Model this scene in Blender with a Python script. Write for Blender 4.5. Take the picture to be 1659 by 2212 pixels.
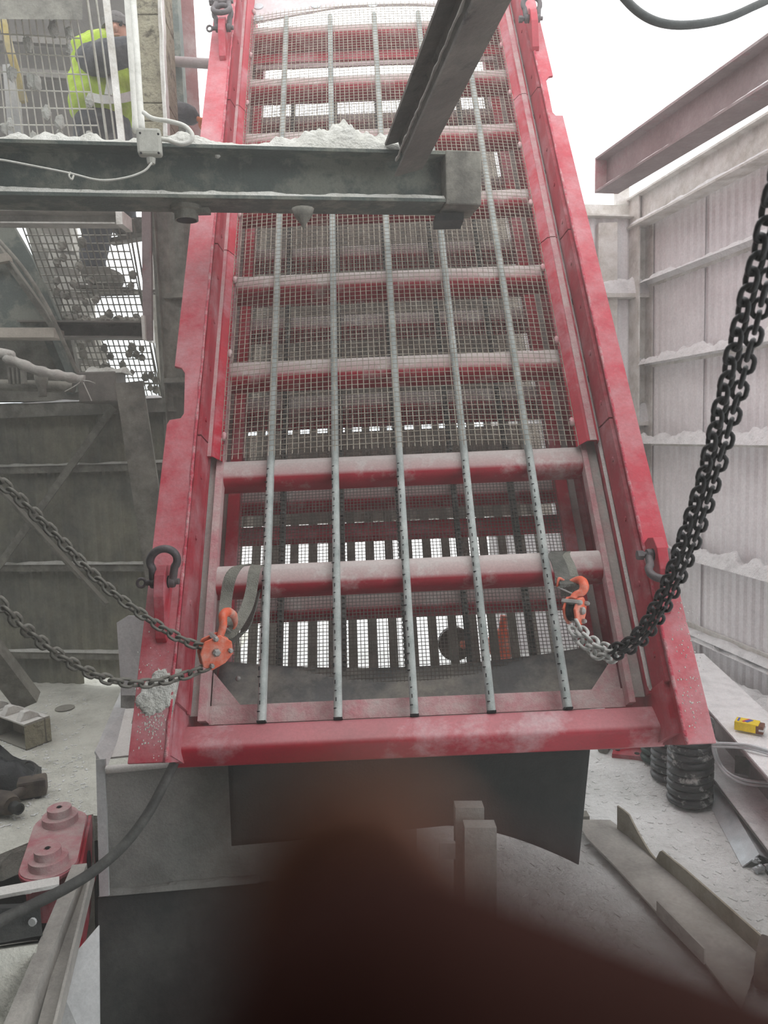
import bpy, math, random
from mathutils import Vector, Matrix, noise
random.seed(7)
for o in list(bpy.data.objects): bpy.data.objects.remove(o)
SC = bpy.context.scene
COL = SC.collection
# ------------------------------------------------------------------ camera
F = 1600.0; CX, CY = 829.5, 1106.0
EYE = Vector((0, 0, 1.70)); PITCH = math.radians(-6.03); ROLL = math.radians(1.85)
fwd = Vector((0, math.cos(PITCH), math.sin(PITCH)))
up0 = Vector((0, -math.sin(PITCH), math.cos(PITCH))); r0 = Vector((1, 0, 0))
CR = r0*math.cos(ROLL) - up0*math.sin(ROLL)
CU = up0*math.cos(ROLL) + r0*math.sin(ROLL)
cam = bpy.data.cameras.new('camera'); co = bpy.data.objects.new('camera', cam); COL.objects.link(co)
m = Matrix((CR, CU, -fwd)).transposed().to_4x4(); m.translation = EYE
co.matrix_world = m
cam.sensor_fit = 'VERTICAL'; cam.sensor_height = 36.0; cam.lens = 36.0*F/2212
cam.clip_start = 0.003; cam.clip_end = 300
cam.dof.use_dof = True; cam.dof.focus_distance = 3.0; cam.dof.aperture_fstop = cam.lens/4.2
SC.camera = co
# ------------------------------------------------------------------ world and exposure
w = bpy.data.worlds.new('overcast_sky'); SC.world = w; w.use_nodes = True
nt = w.node_tree; nt.nodes.clear()
out = nt.nodes.new('ShaderNodeOutputWorld'); bg = nt.nodes.new('ShaderNodeBackground')
tc = nt.nodes.new('ShaderNodeTexCoord'); sx = nt.nodes.new('ShaderNodeSeparateXYZ'); rp = nt.nodes.new('ShaderNodeValToRGB')
nt.links.new(tc.outputs['Generated'], sx.inputs[0]); nt.links.new(sx.outputs['Z'], rp.inputs[0])
rp.color_ramp.elements[0].position = 0.0; rp.color_ramp.elements[0].color = (0.80, 0.88, 0.93, 1)
rp.color_ramp.elements[1].position = 0.45; rp.color_ramp.elements[1].color = (1.0, 1.0, 1.0, 1)
nt.links.new(rp.outputs[0], bg.inputs[0]); bg.inputs[1].default_value = 2.0
nt.links.new(bg.outputs[0], out.inputs[0])
SC.view_settings.view_transform = 'Standard'; SC.view_settings.look = 'None'
SC.view_settings.exposure = 0.36; SC.view_settings.gamma = 1.0; SC.view_settings.use_curve_mapping = False
try:
    SC.cycles.max_bounces = 6; SC.cycles.diffuse_bounces = 4; SC.cycles.glossy_bounces = 2
    SC.cycles.transmission_bounces = 2; SC.cycles.volume_bounces = 1
except Exception: pass
# ------------------------------------------------------------------ geometry helpers
def ray(px, py): return fwd + CR*((px-CX)/F) - CU*((py-CY)/F)
def W(px, py, z): return EYE + ray(px, py)*z                      # z = distance along the view axis
def onz(px, py, z):
    d = ray(px, py); return EYE + d*((z-EYE.z)/d.z)
def onplane(px, py, P, N):
    d = ray(px, py); return EYE + d*((P-EYE).dot(N)/d.dot(N))
MATRIX = {}
class MB:
    def __init__(s): s.v = []; s.f = []
    def add(s, vs, fs):
        b = len(s.v); s.v += [Vector(x) for x in vs]; s.f += [tuple(i+b for i in f) for f in fs]; return s
    def box(s, c, sx, sy, sz, R=None):
        c = Vector(c); vs = []
        for x in (-1, 1):
            for y in (-1, 1):
                for z in (-1, 1):
                    p = Vector((x*sx/2, y*sy/2, z*sz/2)); vs.append(c+(R@p if R else p))
        return s.add(vs, [(0,1,3,2),(4,6,7,5),(0,4,5,1),(2,3,7,6),(0,2,6,4),(1,5,7,3)])
    def hexa(s, b, t):   # bottom quad, top quad
        return s.add(list(b)+list(t), [(3,2,1,0),(4,5,6,7),(0,1,5,4),(1,2,6,5),(2,3,7,6),(3,0,4,7)])
    def poly(s, pts, off):  # extrude polygon by vector
        n = len(pts); off = Vector(off); pts = [Vector(p) for p in pts]
        return s.add(pts+[p+off for p in pts], [tuple(range(n))[::-1], tuple(range(n, 2*n))]+[(i,(i+1)%n,(i+1)%n+n,i+n) for i in range(n)])
    def prism(s, prof, p0, p1, up, segs=1, wob=0):
        p0, p1 = Vector(p0), Vector(p1); d = (p1-p0).normalized(); sd = d.cross(Vector(up)).normalized(); u = sd.cross(d).normalized()
        n = len(prof); vs = []
        for k in range(segs+1):
            c = p0.lerp(p1, k/segs)
            for a, b in prof:
                q = c+sd*a+u*b
                if wob: q = q + Vector(noise.noise_vector(q*9))*wob
                vs.append(q)
        fs = [tuple(range(n))[::-1], tuple(range(segs*n, segs*n+n))]
        for k in range(segs):
            for i in range(n):
                j = (i+1) % n; fs.append((k*n+i, k*n+j, (k+1)*n+j, (k+1)*n+i))
        return s.add(vs, fs)
    def tube(s, pts, r, seg=8, cap=True):
        pts = [Vector(p) for p in pts]; n = len(pts); rr = r if isinstance(r, (list, tuple)) else [r]*n
        t = (pts[1]-pts[0]).normalized(); a = Vector((0,0,1)) if abs(t.z) < .9 else Vector((1,0,0))
        nx = t.cross(a).normalized(); vs = []
        for i in range(n):
            if i == 0: t = pts[1]-pts[0]
            elif i == n-1: t = pts[-1]-pts[-2]
            else: t = pts[i+1]-pts[i-1]
            t = t.normalized(); nx = (nx - t*nx.dot(t)).normalized(); by = t.cross(nx)
            for k in range(seg):
                th = 2*math.pi*k/seg; vs.append(pts[i]+(nx*math.cos(th)+by*math.sin(th))*rr[i])
        fs = [(i*seg+k, i*seg+(k+1)%seg, (i+1)*seg+(k+1)%seg, (i+1)*seg+k) for i in range(n-1) for k in range(seg)]
        if cap: fs += [tuple(range(seg))[::-1], tuple(range((n-1)*seg, n*seg))]
        return s.add(vs, fs)
    def lathe(s, prof, c, ax, seg=24):   # prof: (r, h)
        c = Vector(c); ax = Vector(ax).normalized(); a = Vector((0,0,1)) if abs(ax.z) < .9 else Vector((1,0,0))
        e1 = ax.cross(a).normalized(); e2 = ax.cross(e1); vs = []
        for r, h in prof:
            for k in range(seg):
                th = 2*math.pi*k/seg; vs.append(c+ax*h+(e1*math.cos(th)+e2*math.sin(th))*r)
        n = len(prof)
        fs = [(i*seg+k, i*seg+(k+1)%seg, (i+1)*seg+(k+1)%seg, (i+1)*seg+k) for i in range(n-1) for k in range(seg)]
        fs += [tuple(range(seg))[::-1], tuple(range((n-1)*seg, n*seg))]
        return s.add(vs, fs)
    def blob(s, c, rx, ry, rz, seg=10, rings=7, wob=0.0, R=None, seed=0.0):
        c = Vector(c); vs = []; fs = []
        for i in range(rings+1):
            ph = math.pi*i/rings
            for k in range(seg):
                th = 2*math.pi*k/seg; d = Vector((math.sin(ph)*math.cos(th), math.sin(ph)*math.sin(th), math.cos(ph)))
                q = 1+wob*noise.noise(d*2.2+Vector((seed, seed*.7, 1)))
                p = Vector((d.x*rx*q, d.y*ry*q, d.z*rz*q)); vs.append(c+(R@p if R else p))
        for i in range(rings):
            for k in range(seg): fs.append((i*seg+k, i*seg+(k+1)%seg, (i+1)*seg+(k+1)%seg, (i+1)*seg+k))
        return s.add(vs, fs)
    def ribbon(s, pts, wdir, wid, th=0.003):
        pts = [Vector(p) for p in pts]; n = len(pts); vs = []
        for i, p in enumerate(pts):
            t = (pts[min(i+1, n-1)]-pts[max(i-1, 0)]).normalized()
            wd = wdir[i] if isinstance(wdir, list) else wdir
            wd = (Vector(wd)-t*t.dot(Vector(wd))).normalized(); nn = t.cross(wd)
            w_ = wid[i] if isinstance(wid, list) else wid
            vs += [p-wd*w_/2+nn*th/2, p+wd*w_/2+nn*th/2, p+wd*w_/2-nn*th/2, p-wd*w_/2-nn*th/2]
        fs = [(0,1,2,3), tuple(4*(n-1)+k for k in (3,2,1,0))]
        for i in range(n-1):
            for k in range(4): fs.append((4*i+k, 4*i+(k+1)%4, 4*i+4+(k+1)%4, 4*i+4+k))
        return s.add(vs, fs)
    def heap(s, p0, p1, wv, hh, up=(0,0,1), nl=60, nw=8, seed=0.0, env=None, base=.15):
        p0, p1, wv, up = Vector(p0), Vector(p1), Vector(wv), Vector(up); L = (p1-p0).length; vs = []
        for i in range(nl+1):
            a = i/nl
            e = env(a) if env else 1.0
            for j in range(nw+1):
                b = j/nw; q = p0.lerp(p1, a)+wv*b
                nse = noise.fractal(q*6+Vector((seed,0,0)), 0.7, 2.1, 4)
                prof = math.sin(math.pi*min(1, max(0, b)))**.7
                h = max(0, hh*e*prof*(base+.6+.6*nse)) if 0 < j < nw and 0 < i < nl else 0
                vs.append(q+up*h)
        m_ = nw+1
        return s.add(vs, [(i*m_+j, i*m_+j+1, (i+1)*m_+j+1, (i+1)*m_+j) for i in range(nl) for j in range(nw)])
    def build(s, name, mat, parent=None, smooth=False, local=False, kind=None, bevel=0, angle=40):
        me = bpy.data.meshes.new(name)
        vs = s.v
        if parent is not None and not local:
            inv = MATRIX[parent.name].inverted(); vs = [inv@v for v in vs]
        me.from_pydata([tuple(v) for v in vs], [], s.f); me.update()
        if mat: me.materials.append(mat)
        if smooth: me.shade_smooth()
        o = bpy.data.objects.new(name, me); COL.objects.link(o)
        if parent is not None: o.parent = parent; MATRIX[o.name] = MATRIX[parent.name]
        else: MATRIX[o.name] = Matrix.Identity(4)
        if smooth == 'auto':
            me.set_sharp_from_angle(angle=math.radians(angle))
        if bevel:
            b = o.modifiers.new('bevel', 'BEVEL'); b.width = bevel; b.segments = 2; b.limit_method = 'ANGLE'; b.angle_limit = math.radians(40)
        if kind: o['kind'] = kind
        return o
def empty(name, M=None, loc=None):
    o = bpy.data.objects.new(name, None); COL.objects.link(o); o.empty_display_size = .05
    M = M or Matrix.Translation(Vector(loc or (0,0,0))); o.matrix_world = M; MATRIX[o.name] = M.copy(); return o
def tag(o, label, cat, group=None, kind=None):
    o['label'] = label; o['category'] = cat
    if group: o['group'] = group
    if kind: o['kind'] = kind
    return o
def thing(name, label, cat, loc=(0,0,0), group=None, M=None): return tag(empty(name, M, loc), label, cat, group)
def cr(pts, n=8):   # Catmull-Rom
    pts = [Vector(p) for p in pts]; P = [pts[0]*2-pts[1]]+pts+[pts[-1]*2-pts[-2]]; res = []
    for i in range(1, len(P)-2):
        a, b, c, d = P[i-1:i+3]
        for k in range(n):
            t = k/n; res.append(.5*((2*b)+(c-a)*t+(2*a-5*b+4*c-d)*t*t+(3*b-a-3*c+d)*t**3))
    return res+[pts[-1]]
def Iprof(w, h, tf, tw):
    return [(-w/2,-h/2),(w/2,-h/2),(w/2,-h/2+tf),(tw/2,-h/2+tf),(tw/2,h/2-tf),(w/2,h/2-tf),(w/2,h/2),(-w/2,h/2),(-w/2,h/2-tf),(-tw/2,h/2-tf),(-tw/2,-h/2+tf),(-w/2,-h/2+tf)]
def Cprof(w, h, t): # open towards +a
    return [(0,-h/2),(w,-h/2),(w,-h/2+t),(t,-h/2+t),(t,h/2-t),(w,h/2-t),(w,h/2),(0,h/2)]
def Lprof(w, h, t): return [(0,0),(w,0),(w,t),(t,t),(t,h),(0,h)]
def Bprof(w, h): return [(-w/2,-h/2),(w/2,-h/2),(w/2,h/2),(-w/2,h/2)]
def Rprof(w, h, r, k=4):  # rounded box
    p = []
    for cx_, cy_, a0 in ((w/2-r,-h/2+r,-90),(w/2-r,h/2-r,0),(-w/2+r,h/2-r,90),(-w/2+r,-h/2+r,180)):
        for i in range(k+1):
            a = math.radians(a0+90*i/k); p.append((cx_+r*math.cos(a), cy_+r*math.sin(a)))
    return p
# ------------------------------------------------------------------ materials
def mat(name, base, dust=None, amt=0.0, scale=6.0, rough=.6, up=0.0, bump=.15, bscale=60.0, metal=0.0, streak=None, var=.12, spec=.35, sharp=.12, dark=None, damt=0.0, grain=.38):
    m = bpy.data.materials.new(name); m.use_nodes = True; n = m.node_tree; N = n.nodes; L = n.links
    bs = N['Principled BSDF']; bs.inputs['Roughness'].default_value = rough; bs.inputs['Metallic'].default_value = metal
    bs.inputs['Specular IOR Level'].default_value = spec
    tcn = N.new('ShaderNodeTexCoord'); src = tcn.outputs['Object']
    if streak:
        mp = N.new('ShaderNodeMapping'); mp.inputs['Scale'].default_value = streak; L.new(src, mp.inputs[0]); src = mp.outputs[0]
    def nz(sc, det=6, rg=.6):
        t = N.new('ShaderNodeTexNoise'); t.inputs['Scale'].default_value = sc; t.inputs['Detail'].default_value = det; t.inputs['Roughness'].default_value = rg
        L.new(src, t.inputs['Vector']); return t.outputs['Fac']
    def mix(f, a, b):
        x = N.new('ShaderNodeMix'); x.data_type = 'RGBA'
        if isinstance(f, float): x.inputs['Factor'].default_value = f
        else: L.new(f, x.inputs['Factor'])
        for sock, c in ((x.inputs['A'], a), (x.inputs['B'], b)):
            if isinstance(c, tuple): sock.default_value = (*c, 1)
            else: L.new(c, sock)
        return x.outputs['Result']
    def rampf(f, lo, hi):
        r = N.new('ShaderNodeMapRange'); L.new(f, r.inputs[0]); r.inputs[1].default_value = lo; r.inputs[2].default_value = hi; return r.outputs[0]
    def math_(op, a, b):
        x = N.new('ShaderNodeMath'); x.operation = op; x.use_clamp = True
        for i, c in enumerate((a, b)):
            if isinstance(c, float): x.inputs[i].default_value = c
            else: L.new(c, x.inputs[i])
        return x.outputs[0]
    lo = tuple(c*(1-var) for c in base); hi = tuple(min(1, c*(1+var)) for c in base)
    col = mix(rampf(nz(scale*1.7), .35, .65), lo, hi)
    if dark:
        col = mix(math_('MULTIPLY', rampf(nz(scale*1.1, 8, .7), .62-damt*.3, .70-damt*.2), .9), col, dark)
    if dust:
        th = .72-amt*.45
        f = rampf(nz(scale, 8, .68), th-sharp, th+sharp)
        if up:
            g = N.new('ShaderNodeNewGeometry'); s = N.new('ShaderNodeSeparateXYZ'); L.new(g.outputs['Normal'], s.inputs[0])
            f2 = math_('MULTIPLY', rampf(s.outputs['Z'], .15, .75), up); f = math_('ADD', f, f2)
            f = math_('MULTIPLY', f, 1.0)
        f = math_('MULTIPLY', f, .92)
        col = mix(f, col, dust)
        r2 = N.new('ShaderNodeMapRange'); L.new(f, r2.inputs[0]); r2.inputs[3].default_value = rough; r2.inputs[4].default_value = .95
        L.new(r2.outputs[0], bs.inputs['Roughness'])
    fine = rampf(nz(scale*22, 4, .8), .30, .70)
    mm = N.new('ShaderNodeMix'); mm.data_type = 'RGBA'; mm.blend_type = 'MULTIPLY'; mm.inputs['Factor'].default_value = grain
    gr = N.new('ShaderNodeCombineColor'); fr = N.new('ShaderNodeMapRange'); L.new(fine, fr.inputs[0]); fr.inputs[3].default_value = .55; fr.inputs[4].default_value = 1.12
    for q_ in range(3): L.new(fr.outputs[0], gr.inputs[q_])
    L.new(col, mm.inputs['A']); L.new(gr.outputs[0], mm.inputs['B']); col = mm.outputs['Result']
    L.new(col, bs.inputs['Base Color'])
    if bump:
        b = N.new('ShaderNodeBump'); b.inputs['Strength'].default_value = bump; b.inputs['Distance'].default_value = .02
        L.new(nz(bscale, 5), b.inputs['Height']); L.new(b.outputs[0], bs.inputs['Normal'])
    return m
DUST = (.66,.66,.63); DUSTR = (.62,.42,.44)
M_red   = mat('red_paint', (.42,.012,.034), (.55,.33,.36), .28, 3.2, .42, 0, .08, spec=.5)
M_flange= mat('red_paint_dusty', (.45,.014,.038), (.60,.40,.42), .30, 3.4, .45, 0, .12, spec=.5, sharp=.2)
M_tube  = mat('red_tube_dusty', (.34,.012,.03), (.62,.57,.55), .18, 5, .5, 1.15, .08)
M_front = mat('red_tube_clean', (.42,.012,.035), (.66,.50,.52), .14, 3.6, .3, .32, .05, spec=.6)
M_rim   = mat('pink_dusty_red', (.50,.10,.14), (.60,.56,.53), .55, 9, .8, 0, .3, sharp=.25)
M_liner = mat('dull_red', (.36,.025,.045), (.48,.24,.26), .3, 5, .6, 0, .08)
M_ledge = mat('dust_on_ledge', (.58,.54,.51), (.70,.68,.66), .5, 12, .95, 0, .5, 120)
M_recess= mat('grey_dusty_steel', (.42,.40,.37), (.50,.30,.30), .3, 5, .85, 0, .2)
M_weld  = mat('weld_red', (.60,.06,.10), (.70,.5,.5), .3, 20, .4, 0, .6, 200)
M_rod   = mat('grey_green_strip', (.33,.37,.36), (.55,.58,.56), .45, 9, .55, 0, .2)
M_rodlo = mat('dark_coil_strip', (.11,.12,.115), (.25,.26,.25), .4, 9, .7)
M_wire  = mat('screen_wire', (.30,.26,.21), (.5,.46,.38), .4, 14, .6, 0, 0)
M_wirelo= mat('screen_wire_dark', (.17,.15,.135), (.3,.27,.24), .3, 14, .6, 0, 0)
M_black = mat('black_hole', (.008,.008,.01), rough=.8, bump=0)
M_rubber= mat('black_rubber', (.010,.014,.014), (.045,.048,.045), .22, 9, .75, 0, .25, 90, sharp=.3)
M_tray  = mat('worn_steel_tray', (.16,.165,.165), (.40,.38,.33), .35, 4, .6, 0, .12, dark=(.05,.05,.055), damt=.2)
M_tan   = mat('tan_dusty_plate', (.36,.32,.27), (.5,.46,.40), .5, 4, .9, 0, .2)
M_beam  = mat('grey_steel', (.085,.105,.095), (.20,.21,.18), .42, 5.5, .7, .9, .35, 60, sharp=.05)
M_strut = mat('taupe_steel', (.13,.118,.106), (.22,.20,.18), .35, 5, .75, 0, .2, dark=(.03,.03,.03), damt=.12)
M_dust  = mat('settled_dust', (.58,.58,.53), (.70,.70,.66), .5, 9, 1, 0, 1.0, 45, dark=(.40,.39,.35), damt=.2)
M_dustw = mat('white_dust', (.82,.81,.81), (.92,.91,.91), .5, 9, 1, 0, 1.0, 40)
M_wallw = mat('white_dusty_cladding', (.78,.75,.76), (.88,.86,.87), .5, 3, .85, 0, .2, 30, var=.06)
M_frame = mat('pale_steel_frame', (.54,.51,.46), (.80,.79,.76), .5, 6, .85, .6, .35, 30)
M_pink  = mat('pinkish_steel', (.24,.185,.185), (.36,.31,.31), .4, 2.4, .8, .5, .2, dark=(.30,.05,.07), damt=.1)
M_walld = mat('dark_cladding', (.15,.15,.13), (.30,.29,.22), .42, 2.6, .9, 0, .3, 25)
M_steeld= mat('dark_dusty_steel', (.14,.135,.118), (.30,.29,.25), .4, 7, .85, .7, .3, 40)
M_grid  = mat('dusty_grid_bar', (.62,.61,.54), (.78,.77,.70), .5, 20, .8, .5, 0)
M_block = mat('concrete_block', (.34,.31,.22), (.44,.41,.30), .4, 14, .95, 0, .9, 70, dark=(.07,.06,.04), damt=.42)
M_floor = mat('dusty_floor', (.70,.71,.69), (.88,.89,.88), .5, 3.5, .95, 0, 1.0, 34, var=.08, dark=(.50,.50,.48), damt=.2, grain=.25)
M_floorl= mat('dusty_floor_shade', (.54,.54,.48), (.68,.68,.61), .5, 3.5, .95, 0, 1.0, 22, dark=(.36,.36,.31), damt=.2, grain=.25)  # darker copy of the floor colour, left-side shade put into it
M_plate = mat('dusty_plate', (.34,.325,.30), (.52,.50,.46), .5, 3.5, .9, 0, .25)
M_chute = mat('chute_steel', (.24,.24,.225), (.36,.355,.33), .45, 5, .9, 0, .3, 90)
M_chuted= mat('chute_black', (.035,.037,.037), (.09,.09,.085), .3, 4, .8, 0, .3)
M_pale  = mat('pale_steel_sheet', (.52,.53,.53), (.64,.64,.63), .4, 4, .7, 0, .15)
M_galv  = mat('galvanised', (.50,.53,.55), (.64,.66,.67), .4, 10, .38, 0, .1, metal=.35)
M_spring= mat('black_spring', (.022,.024,.026), (.60,.60,.58), .26, 13, .45, 0, .2, sharp=.05, spec=.5)
M_springg= mat('green_black_spring', (.02,.05,.04), (.5,.5,.48), .17, 11, .5, 0, .2, sharp=.05)
M_chain = mat('oiled_chain', (.12,.115,.10), (.26,.25,.22), .30, 30, .42, .5, .1, metal=.4)
M_chainl= mat('pale_dusty_chain', (.30,.30,.28), (.55,.55,.53), .5, 30, .5, .5, .1)
M_chainb= mat('black_chain', (.016,.016,.018), (.05,.05,.045), .2, 30, .35, 0, .1, metal=.3)
M_shack = mat('shackle_steel', (.10,.09,.095), (.22,.19,.19), .35, 16, .5, 0, .2, metal=.3)
M_orange= mat('orange_enamel', (.74,.13,.06), (.66,.45,.38), .30, 14, .45, 0, .1, dark=(.2,.05,.03), damt=.1)
M_bolt  = mat('dusty_bolt', (.32,.31,.30), (.5,.49,.47), .4, 30, .4, metal=.5)
M_sling = mat('frayed_webbing', (.34,.34,.29), (.46,.46,.40), .4, 20, 1, 0, 1.0, 220)
M_slingd= mat('dark_webbing', (.13,.135,.12), (.22,.22,.2), .4, 20, 1, 0, .8, 200)
M_hose  = mat('black_hose', (.055,.055,.052), (.14,.14,.13), .3, 12, .7)
M_cable = mat('grey_cable', (.13,.14,.14), (.22,.23,.23), .3, 8, .6)
M_white = mat('painted_conduit', (.60,.60,.55), (.70,.70,.66), .4, 12, .6)
M_boxgr = mat('dusty_box_cover', (.42,.42,.38), (.52,.52,.47), .4, 9, .8)
M_vest  = mat('hi_vis_lime', (.34,.48,.03), (.58,.60,.25), .15, 5, .9, 0, .3, 20)
M_refl  = mat('reflective_band', (.50,.50,.48), rough=.5)
M_cloth = mat('dark_work_cloth', (.05,.053,.062), (.14,.14,.14), .3, 6, .95, 0, .4, 30)
M_hat   = mat('grey_knit', (.17,.16,.155), (.25,.24,.23), .3, 20, 1, 0, .8, 90)
M_skin  = mat('skin', (.42,.20,.13), rough=.5, bump=.05)
M_glove = mat('orange_glove', (.62,.17,.06), rough=.8)
M_boot  = mat('dusty_boot', (.09,.08,.068), (.2,.19,.17), .4, 14, .9)
M_yel   = mat('yellow_pack', (.85,.62,.01), rough=.4, bump=0)
M_brown = mat('brown_pack_end', (.14,.045,.02), rough=.5, bump=0)
M_blue  = mat('blue_print', (.06,.09,.42), rough=.5, bump=0)
M_redp  = mat('red_print', (.7,.03,.03), rough=.5, bump=0)
M_bag   = mat('black_plastic', (.016,.019,.022), (.10,.10,.09), .2, 6, .4, 0, .3)
M_tool  = mat('grimy_tool', (.06,.048,.04), (.17,.14,.11), .4, 12, .6)
M_redcol= mat('dull_red_column', (.26,.10,.10), (.40,.30,.29), .4, 4, .8)
M_dark  = mat('dark_brown_panel', (.055,.048,.042), (.10,.09,.08), .4, 4, .9)
M_ground= mat('outdoor_ground', (.62,.62,.60), rough=1, bump=0)
# ================================================================== THE SETTING
# outdoor ground far below the platform
g = MB(); g.box((0, 40, -3.05), 160, 160, .1); g.build('ground', M_ground, kind='structure')
# ---- platform floor, right part and left part
def slab(name, pts, m, z=0, th=.12):
    b = MB(); b.poly([Vector((x, y, z)) for x, y in pts], (0,0,-th)); return b.build(name, m, kind='structure')
slab('floor', [(-.12,-.6),(2.9,-.6),(2.6,6.4),(-1.2,6.4),(-1.2,4.2),(-.25,3.1)], M_floor)
pA = onz(0,1845,0); pB = onz(203,1762,0)
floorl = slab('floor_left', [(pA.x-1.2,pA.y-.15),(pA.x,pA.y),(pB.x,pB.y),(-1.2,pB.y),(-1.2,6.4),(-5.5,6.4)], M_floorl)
# ---- right wall
cor = onplane(1385, 900, Vector((2.28,4.4,0)), Vector((.983,.184,0)))
dR = Vector((-.184,.983,0)); nR = Vector((-.983,-.184,0))   # along the wall, into the room
PR = Vector((2.28,4.4,0))
def wr(px, py): return onplane(px, py, PR, nR)
def corr(mb, p0, p1, z0, z1, nrm, pitch=.076, amp=.012):
    d = (p1-p0); L = d.length; d.normalize(); n = int(L/pitch*4); vs = []; 
    prof = [0, 1, 1, 0]
    for i in range(n+1):
        q = p0+d*(i*pitch/4)+nrm*(amp*prof[i % 4])
        vs += [Vector((q.x,q.y,z0)), Vector((q.x,q.y,z1)), Vector((q.x,q.y,z1))-nrm*.004, Vector((q.x,q.y,z0))-nrm*.004]
    fs = []
    for i in range(n):
        for k in range(4): fs.append((4*i+k, 4*i+(k+1)%4, 4*i+4+(k+1)%4, 4*i+4+k))
    mb.add(vs, fs)
wall_r = empty('wall_right', loc=(PR.x,PR.y,0)); wall_r['kind'] = 'structure'
topz = wr(1388,452).z
e0 = cor.copy(); e0.z = 0; e1 = PR - dR*2.2
nsh = 5; Ltot = (e1-e0).length
for k in range(nsh):
    a = e0.lerp(e1, k/nsh)-nR*.02; b = e0.lerp(e1, (k+1)/nsh)-nR*.02+dR*-.07
    a = a-nR*.005*(k%2); b = b-nR*.005*(k%2)
    mb = MB(); corr(mb, a, b, -.1, topz-.02, nR); mb.build('cladding_sheet', M_wallw, wall_r)
yr = [(1388,470,.20),(1388,610,.05),(1390,781,.05),(1393,947,.05),(1497,1192,.05),(1493,1356,.05)]
gz = [wr(px,py).z for px,py,_ in yr]; gz.append(.30)
ds = 0
for k, z in enumerate(gz):
    a = e0.copy(); b = e1.copy()
    if k == 0:
        mb = MB(); a.z = b.z = z+.02; mb.prism(Iprof(.13,.22,.014,.02), a+nR*.07, b+nR*.07, (0,0,1)); mb.build('top_rail', M_frame, wall_r)
        h = MB(); h.heap(a+nR*.08-Vector((0,0,.095)), b+nR*.08-Vector((0,0,.095)), nR*.05, .03, nl=90, nw=5, seed=3); h.build('dust_heap', M_dustw, wall_r, kind='stuff')
    else:
        mb = MB(); a.z = b.z = z; mb.prism([(0,-.055),(.10,-.055),(.10,-.035),(.012,-.035),(.012,.0),(0,.0)], b, a, (0,0,1)); mb.build('girt', M_frame, wall_r)
        hh = (0,.07,.12,.12,.16,.06,.05)[k]
        h = MB(); h.heap(a-Vector((0,0,.036)), b-Vector((0,0,.036)), nR*.11, hh, nl=150, nw=7, seed=k*5.3, env=lambda t: .65+.5*noise.noise(Vector((t*7,ds+k*3,0)))); h.build('dust_heap', M_dustw, wall_r, kind='stuff')
# corner post and the back wall
mb = MB(); cp = e0+nR*.02
mb.prism(Iprof(.20,.12,.012,.01), Vector((cp.x-.02,cp.y-.05,-.1)), Vector((cp.x-.02,cp.y-.05,topz+.06)), -nR)
mb.build('corner_post', M_frame, wall_r)
mb = MB(); q = wr(1385,425)+nR*.16; mb.box(q, .10,.05,.13); mb.box(q+Vector((.03,-.03,.075)), .05,.03,.02); mb.build('bolted_bracket', M_frame, wall_r)
mb = MB(); c2 = e0+nR*.30; mb.prism(Bprof(.14,.10), Vector((c2.x,c2.y-.02,-.1)), Vector((c2.x,c2.y-.02,topz-.12)), (0,1,0)); mb.build('box_post', M_frame, wall_r)
wall_b = empty('wall_back', loc=(1.3,6,0)); wall_b['kind'] = 'structure'
b0 = e0-nR*.03; b1 = e0+nR*1.25
bz = (b0+nR*.1); zt = onplane(1300,455,b0,dR).z
mb = MB(); corr(mb, b1, b0, -.1, zt-.04, -dR, .09, .014); mb.build('cladding_sheet', M_wallw, wall_b)
mb = MB(); mb.prism(Lprof(.08,.10,.012), Vector((b1.x,b1.y,zt-.06)), Vector((b0.x,b0.y,zt-.06)), (0,0,1)); mb.build('top_rail', M_frame, wall_b)
for py in (630, 905):
    z = onplane(1300,py,b0,dR).z
    mb = MB(); mb.prism([(0,-.06),(.11,-.06),(.11,-.03),(0,-.03)], Vector((b0.x,b0.y,z)), Vector((b1.x,b1.y,z)), (0,0,1)); mb.prism([(0,-.06),(.11,-.06),(.11,-.03),(0,-.03)], Vector((b1.x,b1.y,z)), Vector((b0.x,b0.y,z)), (0,0,1)); mb.build('girt', M_frame, wall_b)
    h = MB(); h.heap(Vector((b1.x,b1.y,z-.03))-dR*.11, Vector((b0.x,b0.y,z-.03))-dR*.11, dR*.11, .14, nl=50, nw=6, seed=py); h.build('dust_heap', M_dustw, wall_b, kind='stuff')
# floor dust banked against the right wall
h = MB(); h.heap(e0+nR*.38, e1+nR*.38, -nR*.36, .13, nl=160, nw=10, seed=9, base=.3); o = h.build('dust_bank', M_dustw, kind='stuff'); tag(o, 'white dust banked along the foot of the right cladding wall', 'dust', kind='stuff')
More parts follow.
